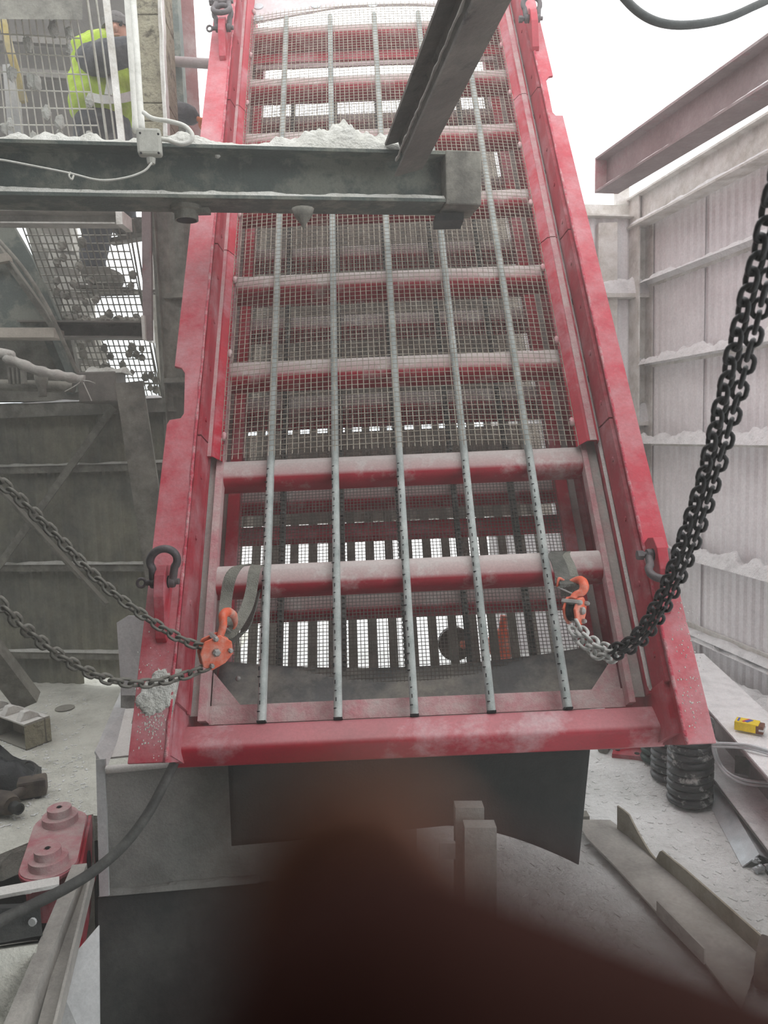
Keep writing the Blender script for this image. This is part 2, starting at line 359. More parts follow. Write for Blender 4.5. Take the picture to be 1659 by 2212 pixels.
# ---- left wall (dark cladding across the far left)
L0 = onz(-160,1515,0); Lc = onz(120,1503,0); L1 = onz(345,1478,0)
L0 = Vector((-5.5, 5.655, 0)); L1 = Vector((-1.42, 5.0, 0)); dL = (L1-L0).normalized(); nL = Vector((dL.y,-dL.x,0))
if nL.y > 0: nL = -nL
def wl(px, py): return onplane(px, py, L0, nL)
wall_l = empty('wall_left', loc=L0); wall_l['kind'] = 'structure'
ztop = wl(150,872).z
N_L = 10
for k in range(N_L):
    a = L0.lerp(L1,k/N_L); b = L0.lerp(L1,(k+1)/N_L)+dL*.08
    a = a-nL*.005*(k%2); b = b-nL*.005*(k%2)
    zb = .05 if k == 8 else -.1
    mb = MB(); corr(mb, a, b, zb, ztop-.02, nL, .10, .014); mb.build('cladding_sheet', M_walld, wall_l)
for (py, hh, dp) in ((884,.09,.10),(1012,.05,.06),(1224,.05,.06),(1412,.05,.06)):
    z = wl(150,py).z
    mb = MB(); mb.prism([(-.01,-hh/2),(dp,-hh/2),(dp,hh/2),(-.01,hh/2)] , Vector((L0.x,L0.y,z)), Vector((L1.x+.08,L1.y,z)), (0,0,1)); mb.build('girt', M_steeld, wall_l)
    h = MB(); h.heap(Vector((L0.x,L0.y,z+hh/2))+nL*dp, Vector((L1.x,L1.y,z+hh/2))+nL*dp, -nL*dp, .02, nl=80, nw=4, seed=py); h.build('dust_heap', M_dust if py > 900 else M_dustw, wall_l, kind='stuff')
# column at the right end of the left wall
wall_c = empty('wall_left_return', loc=L1); wall_c['kind'] = 'structure'
cA = W(352,900,4.9); cB = W(352,470,4.9)
mb = MB(); corr(mb, Vector((cA.x,cA.y,0)), Vector((cA.x+.42,cA.y+.05,0)), 0, 3.6, Vector((0,-1,0)), .14, .02); mb.build('cladding_sheet', M_steeld, wall_c)
for py in (640, 822):
    q = W(375,py,4.82); mb = MB(); mb.box(q+Vector((.12,0,0)), .36,.07,.03); mb.build('girt', M_steeld, wall_c)
mb = MB(); q = W(353,700,4.85); mb.prism(Lprof(.05,.08,.006), Vector((q.x,q.y,.0)), Vector((q.x,q.y,3.6)), (0,-1,0)); mb.build('corner_angle', M_steeld, wall_c)
# diagonal braces on the left wall, built as steel flats and angles
def beam(name, lab, cat, prof, p0, p1, up, m, group=None, segs=1, wob=0, bevel=0):
    mb = MB(); mb.prism(prof, p0, p1, up, segs, wob)
    o = mb.build(name, m, bevel=bevel); return tag(o, lab, cat, group)
beam('brace_bar', 'thin flat diagonal bar rising to the right across the dark left wall', 'brace', Bprof(.05,.012), wl(-15,1262)+nL*.10, wl(262,880)+nL*.10, nL, M_steeld)
beam('brace_bar', 'long angle brace falling to the right behind the upper left chain', 'brace', Lprof(.045,.045,.007), wl(-20,985)+nL*.16, wl(262,1290)+nL*.16, nL, M_steeld)
beam('brace_bar', 'wide channel brace leaning behind the left edge of the red screen', 'brace', Cprof(.05,.16,.01), W(278,825,4.45), W(352+40,1560,4.72), (-1,-.2,0), M_steeld)
beam('brace_bar', 'thick pale brace footing down to the floor at the far left', 'brace', Bprof(.13,.10), W(-30,1395,4.3), W(62,1515,4.5), (0,-1,.2), M_steeld)
# ================================================================== THE RED VIBRATING SCREEN
O = W(895,1537,2.53)
v_ = (W(690,-1993,1)-EYE).normalized()
u_ = (CR + CU*.033); u_ = (u_-v_*u_.dot(v_)).normalized()
n_ = u_.cross(v_)
MD = Matrix((u_, v_, n_)).transposed().to_4x4(); MD.translation = O
MDi = MD.inverted()
def Dp(px, py, n=0.0):
    p = onplane(px, py, O+n_*n, n_); q = MDi@p; return q.x, q.y
def D(u, v, n): return MD@Vector((u, v, n))
SCR = thing('vibrating_screen', 'large red steel vibrating screen frame standing tilted in the middle, wire mesh deck', 'machine', M=MD)
def part(mb, name, m, parent=SCR, **k): return mb.build(name, m, parent, local=True, **k)
# side plates (flange, web, weld)
hF = .20
uLf = Dp(378,1400,hF)[0]; uRf = Dp(1441,1400,hF)[0]
vtop = 4.75
Lfl = [Dp(*p, hF) for p in ((275,1650),(360,917),(366,907),(390,903),(397,893),(399,806),(392,795),(377,791),(455,90),(476,-90))]
Rfl = [Dp(*p, hF) for p in ((1548,1605),(1216,249),(1201,249),(1194,242),(1180,172),(1186,165),(1195,163),(1161,20),(1138,-90))]
vb = min(Lfl[0][1], Rfl[0][1])
part(MB().poly([Vector((a,b,hF-.012)) for a,b in ([(uLf, Lfl[0][1])]+Lfl+[(uLf, Lfl[-1][1])])], (0,0,.012)), 'side_flange', M_flange, bevel=.002)
part(MB().poly([Vector((a,b,hF-.012)) for a,b in ([(uRf, Rfl[0][1])]+Rfl+[(uRf, Rfl[-1][1])])], (0,0,.012)), 'side_flange', M_flange, bevel=.002)
for s, uf, vb_ in ((-1,uLf,Lfl[0][1]), (1,uRf,Rfl[0][1])):
    pr = [Vector((uf,vb_,hF-.013)),Vector((uf,vb_+.05,-.10)),Vector((uf,vb_+.12,-.62)),Vector((uf,vtop,-.62)),Vector((uf,vtop,hF-.013))]
    part(MB().poly(pr, (s*.012,0,0)), 'side_plate', M_red)
    mb = MB(); pts = []; rs = []
    for i in range(160):
        t = i/159; q = Vector((uf-s*.002, vb_+t*(vtop-vb_), hF-.002)); q += Vector(noise.noise_vector(q*40))*.0025; pts.append(q); rs.append(.006+.003*noise.noise(q*60))
    part(mb.tube(pts, rs, 5), 'weld_bead', M_weld, smooth=True)
# doubler with chamfer at the lower right / left (liner plates with diagonal seams)
sf = [Dp(1150,177,hF)[1], Dp(1200,485,hF)[1], Dp(1300,894,hF)[1]]; sl = [Dp(1140,224,0)[1], Dp(1190,532,0)[1], Dp(1285,936,0)[1]]
vfl = [.26]+sf[::-1]+[vtop]; vll = [.10]+sl[::-1]+[vtop]
vfl = [Dp(1427,1469,hF)[1]]+sorted(sf)+[vtop]; vll = [Dp(1400,1497,.03)[1]]+sorted(sl)+[vtop]
for s, uf in ((-1,uLf),(1,uRf)):
    for k in range(4):
        a0, a1, b0_, b1_ = vfl[k]+.004, vfl[k+1]-.004, vll[k]+.004, vll[k+1]-.004
        part(MB().poly([Vector((uf-s*.002,a0,hF-.03)),Vector((uf-s*.002,a1,hF-.03)),Vector((uf-s*.002,b1_,.035)),Vector((uf-s*.002,b0_,.035))], (-s*.014,0,0)), 'liner_plate', M_liner)
        for j in range(4):
            vv = a0+(a1-a0)*(j+.4)/4
            part(MB().lathe([(.011,0),(.011,.004),(.006,.005)], (uf-s*.016, vv, .12), (-s,0,0), 8), 'bolt', M_liner)
# ledges and inner rims
uLl0, uLl1 = Dp(403,1400,.03)[0], Dp(414,1400,.03)[0]
uRl1, uRl0 = Dp(1382,1400,.03)[0], Dp(1392,1400,.03)[0]
uLr0, uLr1 = Dp(438,1400,.0)[0], Dp(455,1400,.0)[0]
uRr1, uRr0 = Dp(1338,1400,.0)[0], Dp(1351,1400,.0)[0]
vled = Dp(405,1500,.02)[1]; vcap = (Dp(1250,975,.02)[1]+Dp(462,985,.02)[1])/2
for s, uf, l0, l1, r0_, r1 in ((-1,uLf,uLl0,uLl1,uLr0,uLr1),(1,uRf,uRl0,uRl1,uRr0,uRr1)):
    a, b = sorted((uf-s*.016, l1)); part(MB().box(((a+b)/2,(.02+vtop)/2,.012), b-a, vtop-.02, .03), 'support_ledge', M_liner)
    # dust ridge on the ledge
    h = MB(); h.heap(Vector((l0,.03,.027)), Vector((l0,vtop-.05,.027)), Vector((l1-l0,0,0)), .010, up=(0,0,1), nl=260, nw=3, seed=s*3); part(h, 'dust_line', M_ledge, kind='stuff')
    a, b = sorted((l1, r0_)); part(MB().box(((a+b)/2,(.02+vtop)/2,-.02), b-a, vtop-.02, .01), 'rail_web', M_recess)
    a, b = sorted((r0_, r1)); part(MB().box(((a+b)/2,(.0+vtop)/2,-.025), b-a, vtop, .05), 'rail_rim', M_rim)
    # clamp rails over the mesh, as bent channels in segments
    segv = [vcap]+[v+.0 for v in sorted(sl)[1:]]+[vtop]
    segv = sorted(set([vcap, sl[1], sl[0], vtop, ]))
    inner = Dp(487,900,.01)[0] if s < 0 else Dp(1233,900,.01)[0]
    pink = Dp(466,900,.05)[0] if s < 0 else Dp(1258,900,.05)[0]
    for k in range(len(segv)-1):
        t = .006
        prof = [(l1,.028),(l1+s*-.001,.052),(pink,.054),(inner,.012),(inner,.006),(pink,.048),(l1-s*.006,.046),(l1-s*.006,.028)]
        v0, v1 = segv[k]+.003, segv[k+1]-.003
        part(MB().poly([Vector((a,v0,b)) for a,b in prof], (0,v1-v0,0)), 'clamp_rail', M_red)
        part(MB().box(((pink+l1)/2, (v0+v1)/2, .056), abs(pink-l1)*.55, (v1-v0), .004), 'rail_edge', M_rim)
    for i in range(9):
        vv = vcap+.12+i*.43
        if vv > vtop-.1: break
        part(MB().blob((inner+s*-.002, vv, .016), .012,.022,.014, 10, 6), 'bolt', M_rim, smooth=True)
        part(MB().box((l0, vv+.2, .033), .008,.03,.012), 'slot', M_black)
# cross tubes
uc0, uc1 = uLr1-.0, uRr1+.0
tys = [(860,1240),(860,1012),(860,797),(850,611),(1100,434),(850,300),(850,182),(850,70)]
TV = []
for px, py in tys:
    v = Dp(px,py,-.05)[1]; TV.append(v)
    mb = MB(); mb.prism(Rprof(.115,.115,.035), Vector((uLr0,v,-.068)), Vector((uRr0,v,-.068)), (0,0,1))
    part(mb, 'cross_tube', M_tube, smooth='auto', angle=50)
# front tube, rotated a little so that one face looks up
vfront = Dp(900,1592,-.02)[1]
a0 = Dp(390,1590,.0)[0]; a1 = Dp(1420,1570,.0)[0]
th = math.radians(30); pr = [(x*math.cos(th)-y*math.sin(th), x*math.sin(th)+y*math.cos(th)) for x, y in Rprof(.105,.105,.02)]
mb = MB(); mb.prism(pr, Vector((a0-.02,vfront,-.02)), Vector((a1+.02,vfront,-.02)), (0,0,1)); FT = part(mb, 'front_tube', M_front, smooth='auto', angle=50)
for s, a, uf in ((-1,a0,uLf),(1,a1,uRf)):
    mb = MB(); mb.box(((a+uf)/2, vfront+.03, .03), abs(a-uf)+.01, .17, .24); part(mb, 'end_block', M_red)
# lip bar and corner gussets
vl = Dp(900,1532,-.04)[1]
part(MB().box(((uc0+uc1)/2, vl+.012, -.055), uc1-uc0, .035+.03, .008), 'lip_bar', M_rim)
for s, uu in ((-1,uc0),(1,uc1)):
    part(MB().poly([Vector((uu,vl+.04,-.07)),Vector((uu,vl+.17,-.07)),Vector((uu-s*.11,vl+.04,-.07))], (0,0,-.01)), 'gusset', M_rim)
# curved discharge tray of the lower deck
mb = MB(); vs = []; fs = []; nx_, ny_ = 40, 6
u0t, u1t = Dp(455,1480,-.16)[0], Dp(1330,1450,-.16)[0]
for j in range(ny_+1):
    b = j/ny_
    for i in range(nx_+1):
        a = i/nx_; s2 = 1-(2*a-1)**2
        vs.append(Vector((u0t+(u1t-u0t)*a, .03+b*.265*(1-.16*s2)+.0, -.20-.10*b-.05*s2)))
for j in range(ny_):
    for i in range(nx_): fs.append((j*(nx_+1)+i, j*(nx_+1)+i+1, (j+1)*(nx_+1)+i+1, (j+1)*(nx_+1)+i))
mb.add(vs, fs); o = part(mb, 'discharge_tray', M_tray, smooth=True); sm = o.modifiers.new('solid','SOLIDIFY'); sm.thickness = .006
for px, py in ((512,1462),(1100,1500),(945,1510)):
    u, v = Dp(px,py,-.2); part(MB().blob((u,v,-.225),.012,.012,.008,8,5), 'bolt', M_bolt, smooth=True)
# long strips (support bars with slotted rubber strip)
CROWN = lambda u: .035*(1-(u/.74)**2)
rods = [Dp(565,1545)[0], Dp(730,1541)[0], 0.0, Dp(1061,1528)[0], Dp(1226,1522)[0]]
vrod = Dp(807,32)[1]
for k, u in enumerate(rods):
    cz = CROWN(u)*0
    mb = MB(); rr = .0142
    prof = [(rr*math.cos(math.radians(a)), rr*math.sin(math.radians(a))*.9) for a in range(0,181,20)]+[(-rr,-.022),(rr,-.022)]
    pts = 1
    mb.prism(prof, Vector((u,-.01,.004)), Vector((u,vrod,.004)), (0,0,1), segs=1)
    ro = part(mb, 'support_strip', M_rod, smooth='auto')
    mb = MB(); v = .02; i = 0
    while v < vcap-.02:
        s_ = .35 if i % 2 else .7
        mb.box((u-.0085+.004*math.sin(i), v, .0135), .0035 if i%2 else .010, .013 if i%2 else .003, .006); v += .030; i += 1
    mb.build('slots', M_black, ro, local=True, kind='stuff')
    # thin rubs of wire across the upper part come from the mesh itself
    part(MB().box((u,-.012,-.004), .030,.006,.03), 'strip_end', M_black)
# woven wire mesh, upper deck
mL = (Dp(487,900,.01)[0])-.006; mR = Dp(1233,900,.01)[0]+.006
mv0 = Dp(600,985,0)[1]; mv1 = Dp(807,40,0)[1]+.02
def weave(name, u0, u1, v0, v1, pitch, r, n0, m, crown, fine=True):
    nu = int(round((u1-u0)/pitch)); nv = int(round((v1-v0)/pitch)); pu = (u1-u0)/nu; pv = (v1-v0)/nv
    V = []; Fc = []
    def strand(pts, side):
        b = len(V)
        for p in pts:
            V.extend([(p[0]+side[0]*r, p[1]+side[1]*r, p[2]), (p[0], p[1], p[2]+r), (p[0]-side[0]*r, p[1]-side[1]*r, p[2]), (p[0], p[1], p[2]-r)])
        for i in range(len(pts)-1):
            for k in range(4): Fc.append((b+4*i+k, b+4*i+(k+1)%4, b+4*i+4+(k+1)%4, b+4*i+4+k))
    h = r*.9
    for i in range(nu+1):   # warp
        u = u0+i*pu
        pts = [(u, v0+j*pv, n0+crown(u)+(h if (i+j) % 2 else -h)) for j in range(-1, nv+2)]
        strand(pts, (1,0))
    for j in range(nv+1):
        v = v0+j*pv
        pts = [(u0+i*pu, v, n0+crown(u0+i*pu)+(-h if (i+j) % 2 else h)) for i in range(nu+1)]
        if fine:
            p2 = []
            for i in range(len(pts)-1):
                a, b = pts[i], pts[i+1]; p2.append((a[0], a[1]+(h*.8 if (i+j)%2 else -h*.8), a[2]))
                p2.append(((a[0]+b[0])/2, a[1], (a[2]+b[2])/2))
            p2.append(pts[-1]); pts = p2
        strand(pts, (0,1))
    me = bpy.data.meshes.new(name); me.from_pydata(V, [], Fc); me.materials.append(m)
    o = bpy.data.objects.new(name, me); COL.objects.link(o); o.parent = SCR; o['kind'] = 'stuff'; MATRIX[o.name] = MD
    return o
weave('wire_mesh', mL, mR, mv0, mv1, .0245, .0017, .022, M_wire, lambda u: .0+.045*max(0, 1-(u/.72)**2))
# lower deck
NL = -.36
l0, l1 = Dp(522,1100,NL)[0], Dp(1203,1100,NL)[0]
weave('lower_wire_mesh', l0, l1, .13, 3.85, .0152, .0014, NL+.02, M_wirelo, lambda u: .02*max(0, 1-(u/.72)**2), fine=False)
for k, (px, py) in enumerate(((612,1100),(738,1100),(862,1100),(984,1100),(1110,1100))):
    u = Dp(px,py,NL)[0]
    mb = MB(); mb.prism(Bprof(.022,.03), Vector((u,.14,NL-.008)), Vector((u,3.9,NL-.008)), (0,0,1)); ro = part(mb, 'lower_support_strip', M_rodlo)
    mb = MB()
    for j in range(166):
        v = .15+j*.0225
        mb.prism([(.014*math.cos(a*math.pi/4), .012*math.sin(a*math.pi/4)) for a in range(5)], Vector((u,v,NL+.012)), Vector((u,v+.013,NL+.012)), (0,0,1))
    mb.build('coil_turns', M_rodlo, ro, local=True, kind='stuff')
for px, py in ((860,1300),(860,1068),(860,872),(860,700),(860,550),(860,412),(860,262)):
    v = Dp(px,py,NL-.07)[1]
    mb = MB(); mb.prism(Rprof(.11,.11,.03), Vector((l0-.03,v,NL-.085)), Vector((l1+.03,v,NL-.085)), (0,0,1)); part(mb, 'lower_cross_tube', M_tube, smooth='auto', angle=50)
for s, ll, uf in ((-1,l0,uLf),(1,l1,uRf)):
    part(MB().box((ll+s*.03, 2.2, NL+.0), .05, 4.2, .07), 'lower_rail', M_red)
    part(MB().box((ll+s*.075, 2.2, NL-.01), .035, 4.2, .05), 'lower_ledge', M_recess)
    a, b = sorted((ll+s*.09, uf-s*.002)); part(MB().box(((a+b)/2, 2.2, NL-.03), b-a, 4.2, .04), 'lower_shelf', M_liner)
# bottom grizzly: flat bars with tan cross plates
NB = -.85
bl, br = Dp(500,1170,NB)[0]-.06, Dp(1180,1170,NB)[0]+.06
k = 0; u = bl
while u < br:
    part(MB().box((u, 1.9, NB), .042, 4.2, .012), 'grizzly_bar', M_steeld); u += .0955
for y0, y1, m in ((1600,1458,M_tray),(1318,1208,M_tan),(1120,925,M_tan),(872,648,M_tan),(612,448,M_tan),(420,268,M_tan)):
    v0 = Dp(860,y0,NB)[1]; v1 = Dp(860,y1,NB)[1]
    part(MB().box(((bl+br)/2, (v0+v1)/2, NB-.02), br-bl, v1-v0, .01), 'cross_plate', m)
# red rear cross members of the body, feed end plate with bolts
for py in (640, 905, 1150):
    v = Dp(860,py,-.6)[1]; part(MB().box(((uLf+uRf)/2, v, -.58), uRf-uLf, .07, .06), 'rear_tie', M_red)
vf = Dp(807,20,.0)[1]
fe = MB(); fe.poly([Vector((uLf+.03,vf-.10,.005)),Vector((-.2,vf+.035,.005)),(Vector((.2,vf+.035,.005))),Vector((uRf-.03,vf-.06,.005)),Vector((uRf-.03,vf+.4,.005)),Vector((uLf+.03,vf+.4,.005))], (0,0,-.012))
part(fe, 'feed_plate', mat('pale_feed_plate', (.52,.40,.41), (.70,.67,.67), .62, 1.5, .7, 0, .05, sharp=.2))
for px, py in ((557,38),(682,10),(805,8),(558,12)):
    u, v = Dp(px,py,.012); part(MB().lathe([(.03,0),(.03,.004),(.018,.006),(.001,.006)], (u,v,.006), (0,0,1), 14), 'bolt_washer', M_galv)
# inclined pale plate seen behind the top of the deck + brown frame
v0 = Dp(860,150,-.30)[1]; v1 = Dp(860,108,-.30)[1]
part(MB().box((0, v0+.20, -.30), uRf-uLf-.1, .30, .01), 'feed_chute_plate', mat('pale_plate_pink', (.62,.52,.53), rough=.8))
part(MB().box((-.0, Dp(860,90,-.05)[1], -.12), uRf-uLf-.04, .10, .012), 'feed_beam', M_red)
vA, vB = Dp(860,285,-.55)[1], Dp(860,190,-.55)[1]
uA, uB = Dp(560,240,-.55)[0], Dp(1058,240,-.55)[0]
for bx in (((uA+uB)/2, vA-.03, uB-uA, .05), ((uA+uB)/2, vB+.06, uB-uA, .12)):
    part(MB().box((bx[0], bx[1], -.55), bx[2], bx[3], .02), 'rear_frame', M_tan)
for uu in (uA, uB): part(MB().box((uu, (vA+vB)/2, -.55), .05, vB-vA+.1, .02), 'rear_frame', M_tan)
# lifting lugs on the flanges and shackles
def lug(px, py, side, up=1, h=.16):
    u, v = Dp(px, py, hF+.06)
    pr = [(0,-.18*up),(0.02,-.17*up),(.085,-.05*up),(.100,.02*up),(.085,.065*up),(.04,.085*up),(0,.085*up)]
    lg = part(MB().poly([Vector((u-.018,v+b,hF+a)) for a, b in pr], (.036,0,0)), 'lifting_lug', M_red, bevel=.003)
    mb = MB(); mb.lathe([(.021,-.0195),(.021,.0195)], (u,v+.015*up,hF+.055), (1,0,0), 16); mb.build('hole', M_black, lg, local=True)
    return u, v+.015*up, hF+.055
def shackle(u, v, n, label, dirv, eye=-1, group=None, r=.0135, bow=.125):
    c = D(u,v,n); d = (u_*dirv[0]+v_*dirv[1]+n_*dirv[2]).normalized()
    t = thing('shackle', label, 'shackle', c, group)
    pts = []
    for i in range(25):
        a = i/24*2-1; ang = a*math.radians(140)
        rad = .036
        q = (u_*math.sin(ang)*rad*-1 + d*(math.cos(ang)*rad+bow-rad)) if abs(a) < .999 else None
        if q is None: q = u_*(-math.sin(ang)*rad)+d*(math.cos(ang)*rad+bow-rad)
        pts.append(c+q)
    e_ = .031
    pts = [c-u_*(-e_)*1.0+d*.0]+[c+u_*e_+d*.02]+pts[::1]+[c-u_*e_+d*.02, c-u_*e_]
    # order: right leg -> bow -> left leg
    bowpts = [c+u_*e_, c+u_*e_*1.1+d*.02]+[c+u_*math.sin(math.radians(125-250*i/20))*.045+d*(bow-.045+math.cos(math.radians(125-250*i/20))*.045) for i in range(21)]+[c-u_*e_*1.1+d*.02, c-u_*e_]
    MB().tube(cr(bowpts,2), r, 8).build('bow', M_shack, t, smooth=True)
    for s in (-1,1): MB().lathe([(.019,-.009),(.021,0),(.019,.009)], c+u_*s*e_, u_, 14).build('ear', M_shack, t, smooth='auto')
    p = MB().tube([c-u_*.055, c+u_*.055], .0105, 10).build('pin', M_shack, t, smooth='auto')
    if eye:
        q = c+u_*eye*.072
        ring = [q+(u_*math.cos(a)*.014+d*math.sin(a)*.016) for a in [i*math.pi/6 for i in range(13)]]
        MB().tube(ring, .0055, 6, cap=False).build('pin_eye', M_shack, p, smooth=True)
    else:
        MB().lathe([(.017,-.01),(.017,.01)], c-u_*.062, u_, 6).build('nut', M_shack, p)
    return t
a = lug(350,1265,-1); shackle(*a, 'dark bow shackle standing upright on the lower left lifting lug', (.18,.62,.75), -1)
a = lug(1425,1205,1, 1); shackle(*a, 'dark bow shackle drooping from the lower right lug behind the double chain', (-.15,-.9,.45), 0)
a = lug(481,62,-1); shackle(*a, 'dark shackle on the upper left lug at the top of the photo', (0,.9,.4), -1)
a2 = (a[0]+.0, a[1]+.15, a[2]+.05)
shackle(*a2, 'second dark shackle linked above the upper left lug', (0,-.9,.1), 0)
a = lug(1151,42,1); shackle(*a, 'dark shackle on the upper right lug beside the white sky', (0,.9,.4), 0)
# rubber flap hanging from the front tube
FL = thing('rubber_flap', 'wide black rubber flap hanging below the red front tube', 'flap', D(0,vfront,0))
zt = D(0,vfront-.03,-.06)
mb = MB(); nx_, ny_ = 48, 14; vs = []; fs = []
for j in range(ny_+1):
    b = j/ny_
    for i in range(nx_+1):
        a = i/nx_
        px = 492+(1275-492)*a
        top = W(px, 1612-16*a, 2.56)
        arc = 1860-1800  # depth of bottom edge relative
        x_ = a
        yb = 1868-  (1-abs((x_-.62)/.38)**1.7)*85 if x_ > .62 else 1783+ (.62-x_)*70
        bot = W(px-34*a*1.0+8, yb, 2.60+.10*math.sin(a*3))
        p = top.lerp(bot, b); p += (EYE-p).normalized()*(-.10*math.sin(b*math.pi)*(.4+.6*a))
        vs.append(p)
for j in range(ny_):
    for i in range(nx_): fs.append((j*(nx_+1)+i, j*(nx_+1)+i+1, (j+1)*(nx_+1)+i+1, (j+1)*(nx_+1)+i))
mb.add(vs, fs); o = mb.build('rubber_sheet', M_rubber, FL, smooth=True); sm = o.modifiers.new('solid','SOLIDIFY'); sm.thickness = .010
mb = MB(); mb.prism(Bprof(.008,.06), W(492,1612,2.548), W(1275,1597,2.548), CU); mb.build('clamp_strip', M_chuted, FL)
# ================================================================== CHAINS, SLINGS, HOOK BLOCKS
def link_mesh(name, p, d, m):
    R = 1.28*d; mb = MB(); L = p/2-0.0; pts = []
    seg = 6
    for i in range(seg+1):
        a = -math.pi/2+math.pi*i/seg; pts.append(Vector((L-R+.5*d+math.cos(a)*R*1.0, math.sin(a)*R, 0)))
    for i in range(seg+1):
        a = math.pi/2+math.pi*i/seg; pts.append(Vector((-L+R-.5*d+math.cos(a)*R, math.sin(a)*R, 0)))
    n = len(pts); sg = 7; vs = []
    for i in range(n):
        t = (pts[(i+1)%n]-pts[i-1]).normalized(); s_ = Vector((t.y,-t.x,0))
        for k in range(sg):
            th = 2*math.pi*k/sg; vs.append(pts[i]+(s_*math.cos(th)+Vector((0,0,1))*math.sin(th))*d/2)
    fs = [(i*sg+k, i*sg+(k+1)%sg, ((i+1)%n)*sg+(k+1)%sg, ((i+1)%n)*sg+k) for i in range(n) for k in range(sg)]
    me = bpy.data.meshes.new(name); me.from_pydata([tuple(v) for v in vs+[]], [], fs); me.materials.append(m); me.shade_smooth(); return me
def chain(name, label, pix, m, p=.030, d=.0098, group=None, tw=0.0, n=10):
    path = cr([W(*q) for q in pix], n); 
    t = thing(name, label, 'chain', path[0], group)
    me = link_mesh('link', p, d, m)
    acc = [0]
    for i in range(1, len(path)): acc.append(acc[-1]+(path[i]-path[i-1]).length)
    def at(s):
        for i in range(1, len(acc)):
            if acc[i] >= s:
                f = (s-acc[i-1])/max(1e-9, acc[i]-acc[i-1]); return path[i-1].lerp(path[i], f)
        return path[-1]
    k = 0; s = p/2
    while s+p/2 < acc[-1]:
        c = at(s); tg = (at(s+p/2)-at(s-p/2)).normalized()
        a = tg.cross(fwd).normalized(); b = tg.cross(a)
        ang = math.radians(45+tw) + (math.pi/2 if k % 2 else 0) + .08*math.sin(k*1.7)
        y = a*math.cos(ang)+b*math.sin(ang); z = tg.cross(y)
        o = bpy.data.objects.new('link', me); COL.objects.link(o); o.parent = t
        Mx = Matrix((tg, y, z)).transposed().to_4x4(); Mx.translation = c-path[0]; o.matrix_local = Mx
        s += p; k += 1
    return t
chain('hoist_chain', 'upper of two oily grey chains running from the left edge to the orange hook block', [(-1500,-330,1.22),(-700,470,1.5),(-300,790,1.7),(0,1040,1.93),(100,1135,2.05),(230,1268,2.16),(340,1350,2.23),(405,1387,2.27),(446,1398,2.29)], M_chain)
chain('hoist_chain', 'lower sagging grey chain running from the left edge to the orange hook block', [(-1400,-300,1.2),(-700,560,1.42),(-300,985,1.6),(0,1304,1.82),(70,1371,1.92),(150,1430,2.02),(235,1468,2.12),(320,1476,2.19),(400,1459,2.25),(458,1436,2.29)], M_chain)
chain('hoist_chain', 'left strand of the black double chain falling from the right edge', [(1900,-330,.82),(1795,-40,.9),(1712,230,1.02),(1672,400,1.12),(1640,540,1.2),(1600,690,1.3),(1560,860,1.42),(1515,1040,1.58),(1470,1175,1.72),(1425,1290,1.88),(1370,1375,2.03),(1315,1405,2.15)], M_chainb, tw=40)
chain('hoist_chain', 'right strand of the black double chain falling from the right edge', [(1950,-330,.84),(1835,-40,.92),(1745,250,1.05),(1700,400,1.13),(1668,560,1.22),(1628,725,1.34),(1585,890,1.46),(1536,1060,1.6),(1490,1195,1.74),(1440,1305,1.88),(1385,1385,2.03),(1320,1421,2.15)], M_chainb, tw=-5)
chain('hoist_chain', 'first grey end of the double chain curving up into the right hook block', [(1330,1404,2.13),(1295,1396,2.2),(1262,1370,2.27),(1243,1338,2.32)], M_chainl, d=.011, tw=40)
chain('hoist_chain', 'second grey end of the double chain curving up into the right hook block', [(1330,1422,2.14),(1290,1414,2.21),(1250,1380,2.28),(1228,1342,2.33)], M_chainl, d=.011, tw=-5)
# ---- left hook block
def hookblock(c, ax, dn, label, hookpts, tri=.052):
    """c centre, ax = face normal of the cheeks, dn = direction towards the hook"""
    t = thing('hook_block', label, 'hoist hook', c)
    ax = ax.normalized(); up_ = (dn-ax*dn.dot(ax)).normalized(); sd = ax.cross(up_)
    out_ = [(.30,1.0),(-.55,.95),(-1.0,.35),(-.85,-.35),(-.35,-1.05),(.25,-1.1),(.8,-.5),(.95,.25)]
    for s in (-1,1):
        pts = [c+sd*a*tri+up_*b*tri+ax*(s*.019-.004) for a, b in out_]
        MB().poly(pts, ax*.008).build('cheek_plate', M_orange, t, bevel=.003)
    MB().lathe([(.036,-.012),(.028,-.003),(.028,.003),(.036,.012)], c, ax, 18).build('sheave', M_black, t)
    for a, b, r in ((0,.0,.013),(-.72,.45,.008),(-.15,-.8,.008),(.45,.7,.009)):
        q = c+sd*a*tri+up_*b*tri
        MB().lathe([(r,-.031),(r,.031),(r*.6,.036)], q, ax, 6).build('bolt', M_bolt, t)
    rr = [.011,.012,.013,.015,.015,.013,.009,.004]
    hp = cr(hookpts, 5); n = len(hp)
    rad = [rr[min(7,int(i/n*8))]*(1-(i/n*8%1))+rr[min(7,int(i/n*8)+1)]*(i/n*8%1) for i in range(n)]
    MB().tube(hp, rad, 10).build('hook', M_orange, t, smooth=True)
    MB().tube([hookpts[-1], hookpts[1]], .003, 6).build('safety_latch', M_bolt, t)
    return t
cL = W(463,1405,2.30)
hookblock(cL, (-fwd*.85+CR*.45-CU*.1), (CU*.8+CR*.5), 'orange hook block with two bolts at the left end of the frame',
          [W(x,y,z) for x,y,z in ((474,1380,2.31),(482,1352,2.32),(482,1330,2.33),(492,1322,2.36),(505,1330,2.40),(508,1350,2.43),(500,1366,2.43))])
cR = W(1241,1318,2.34)
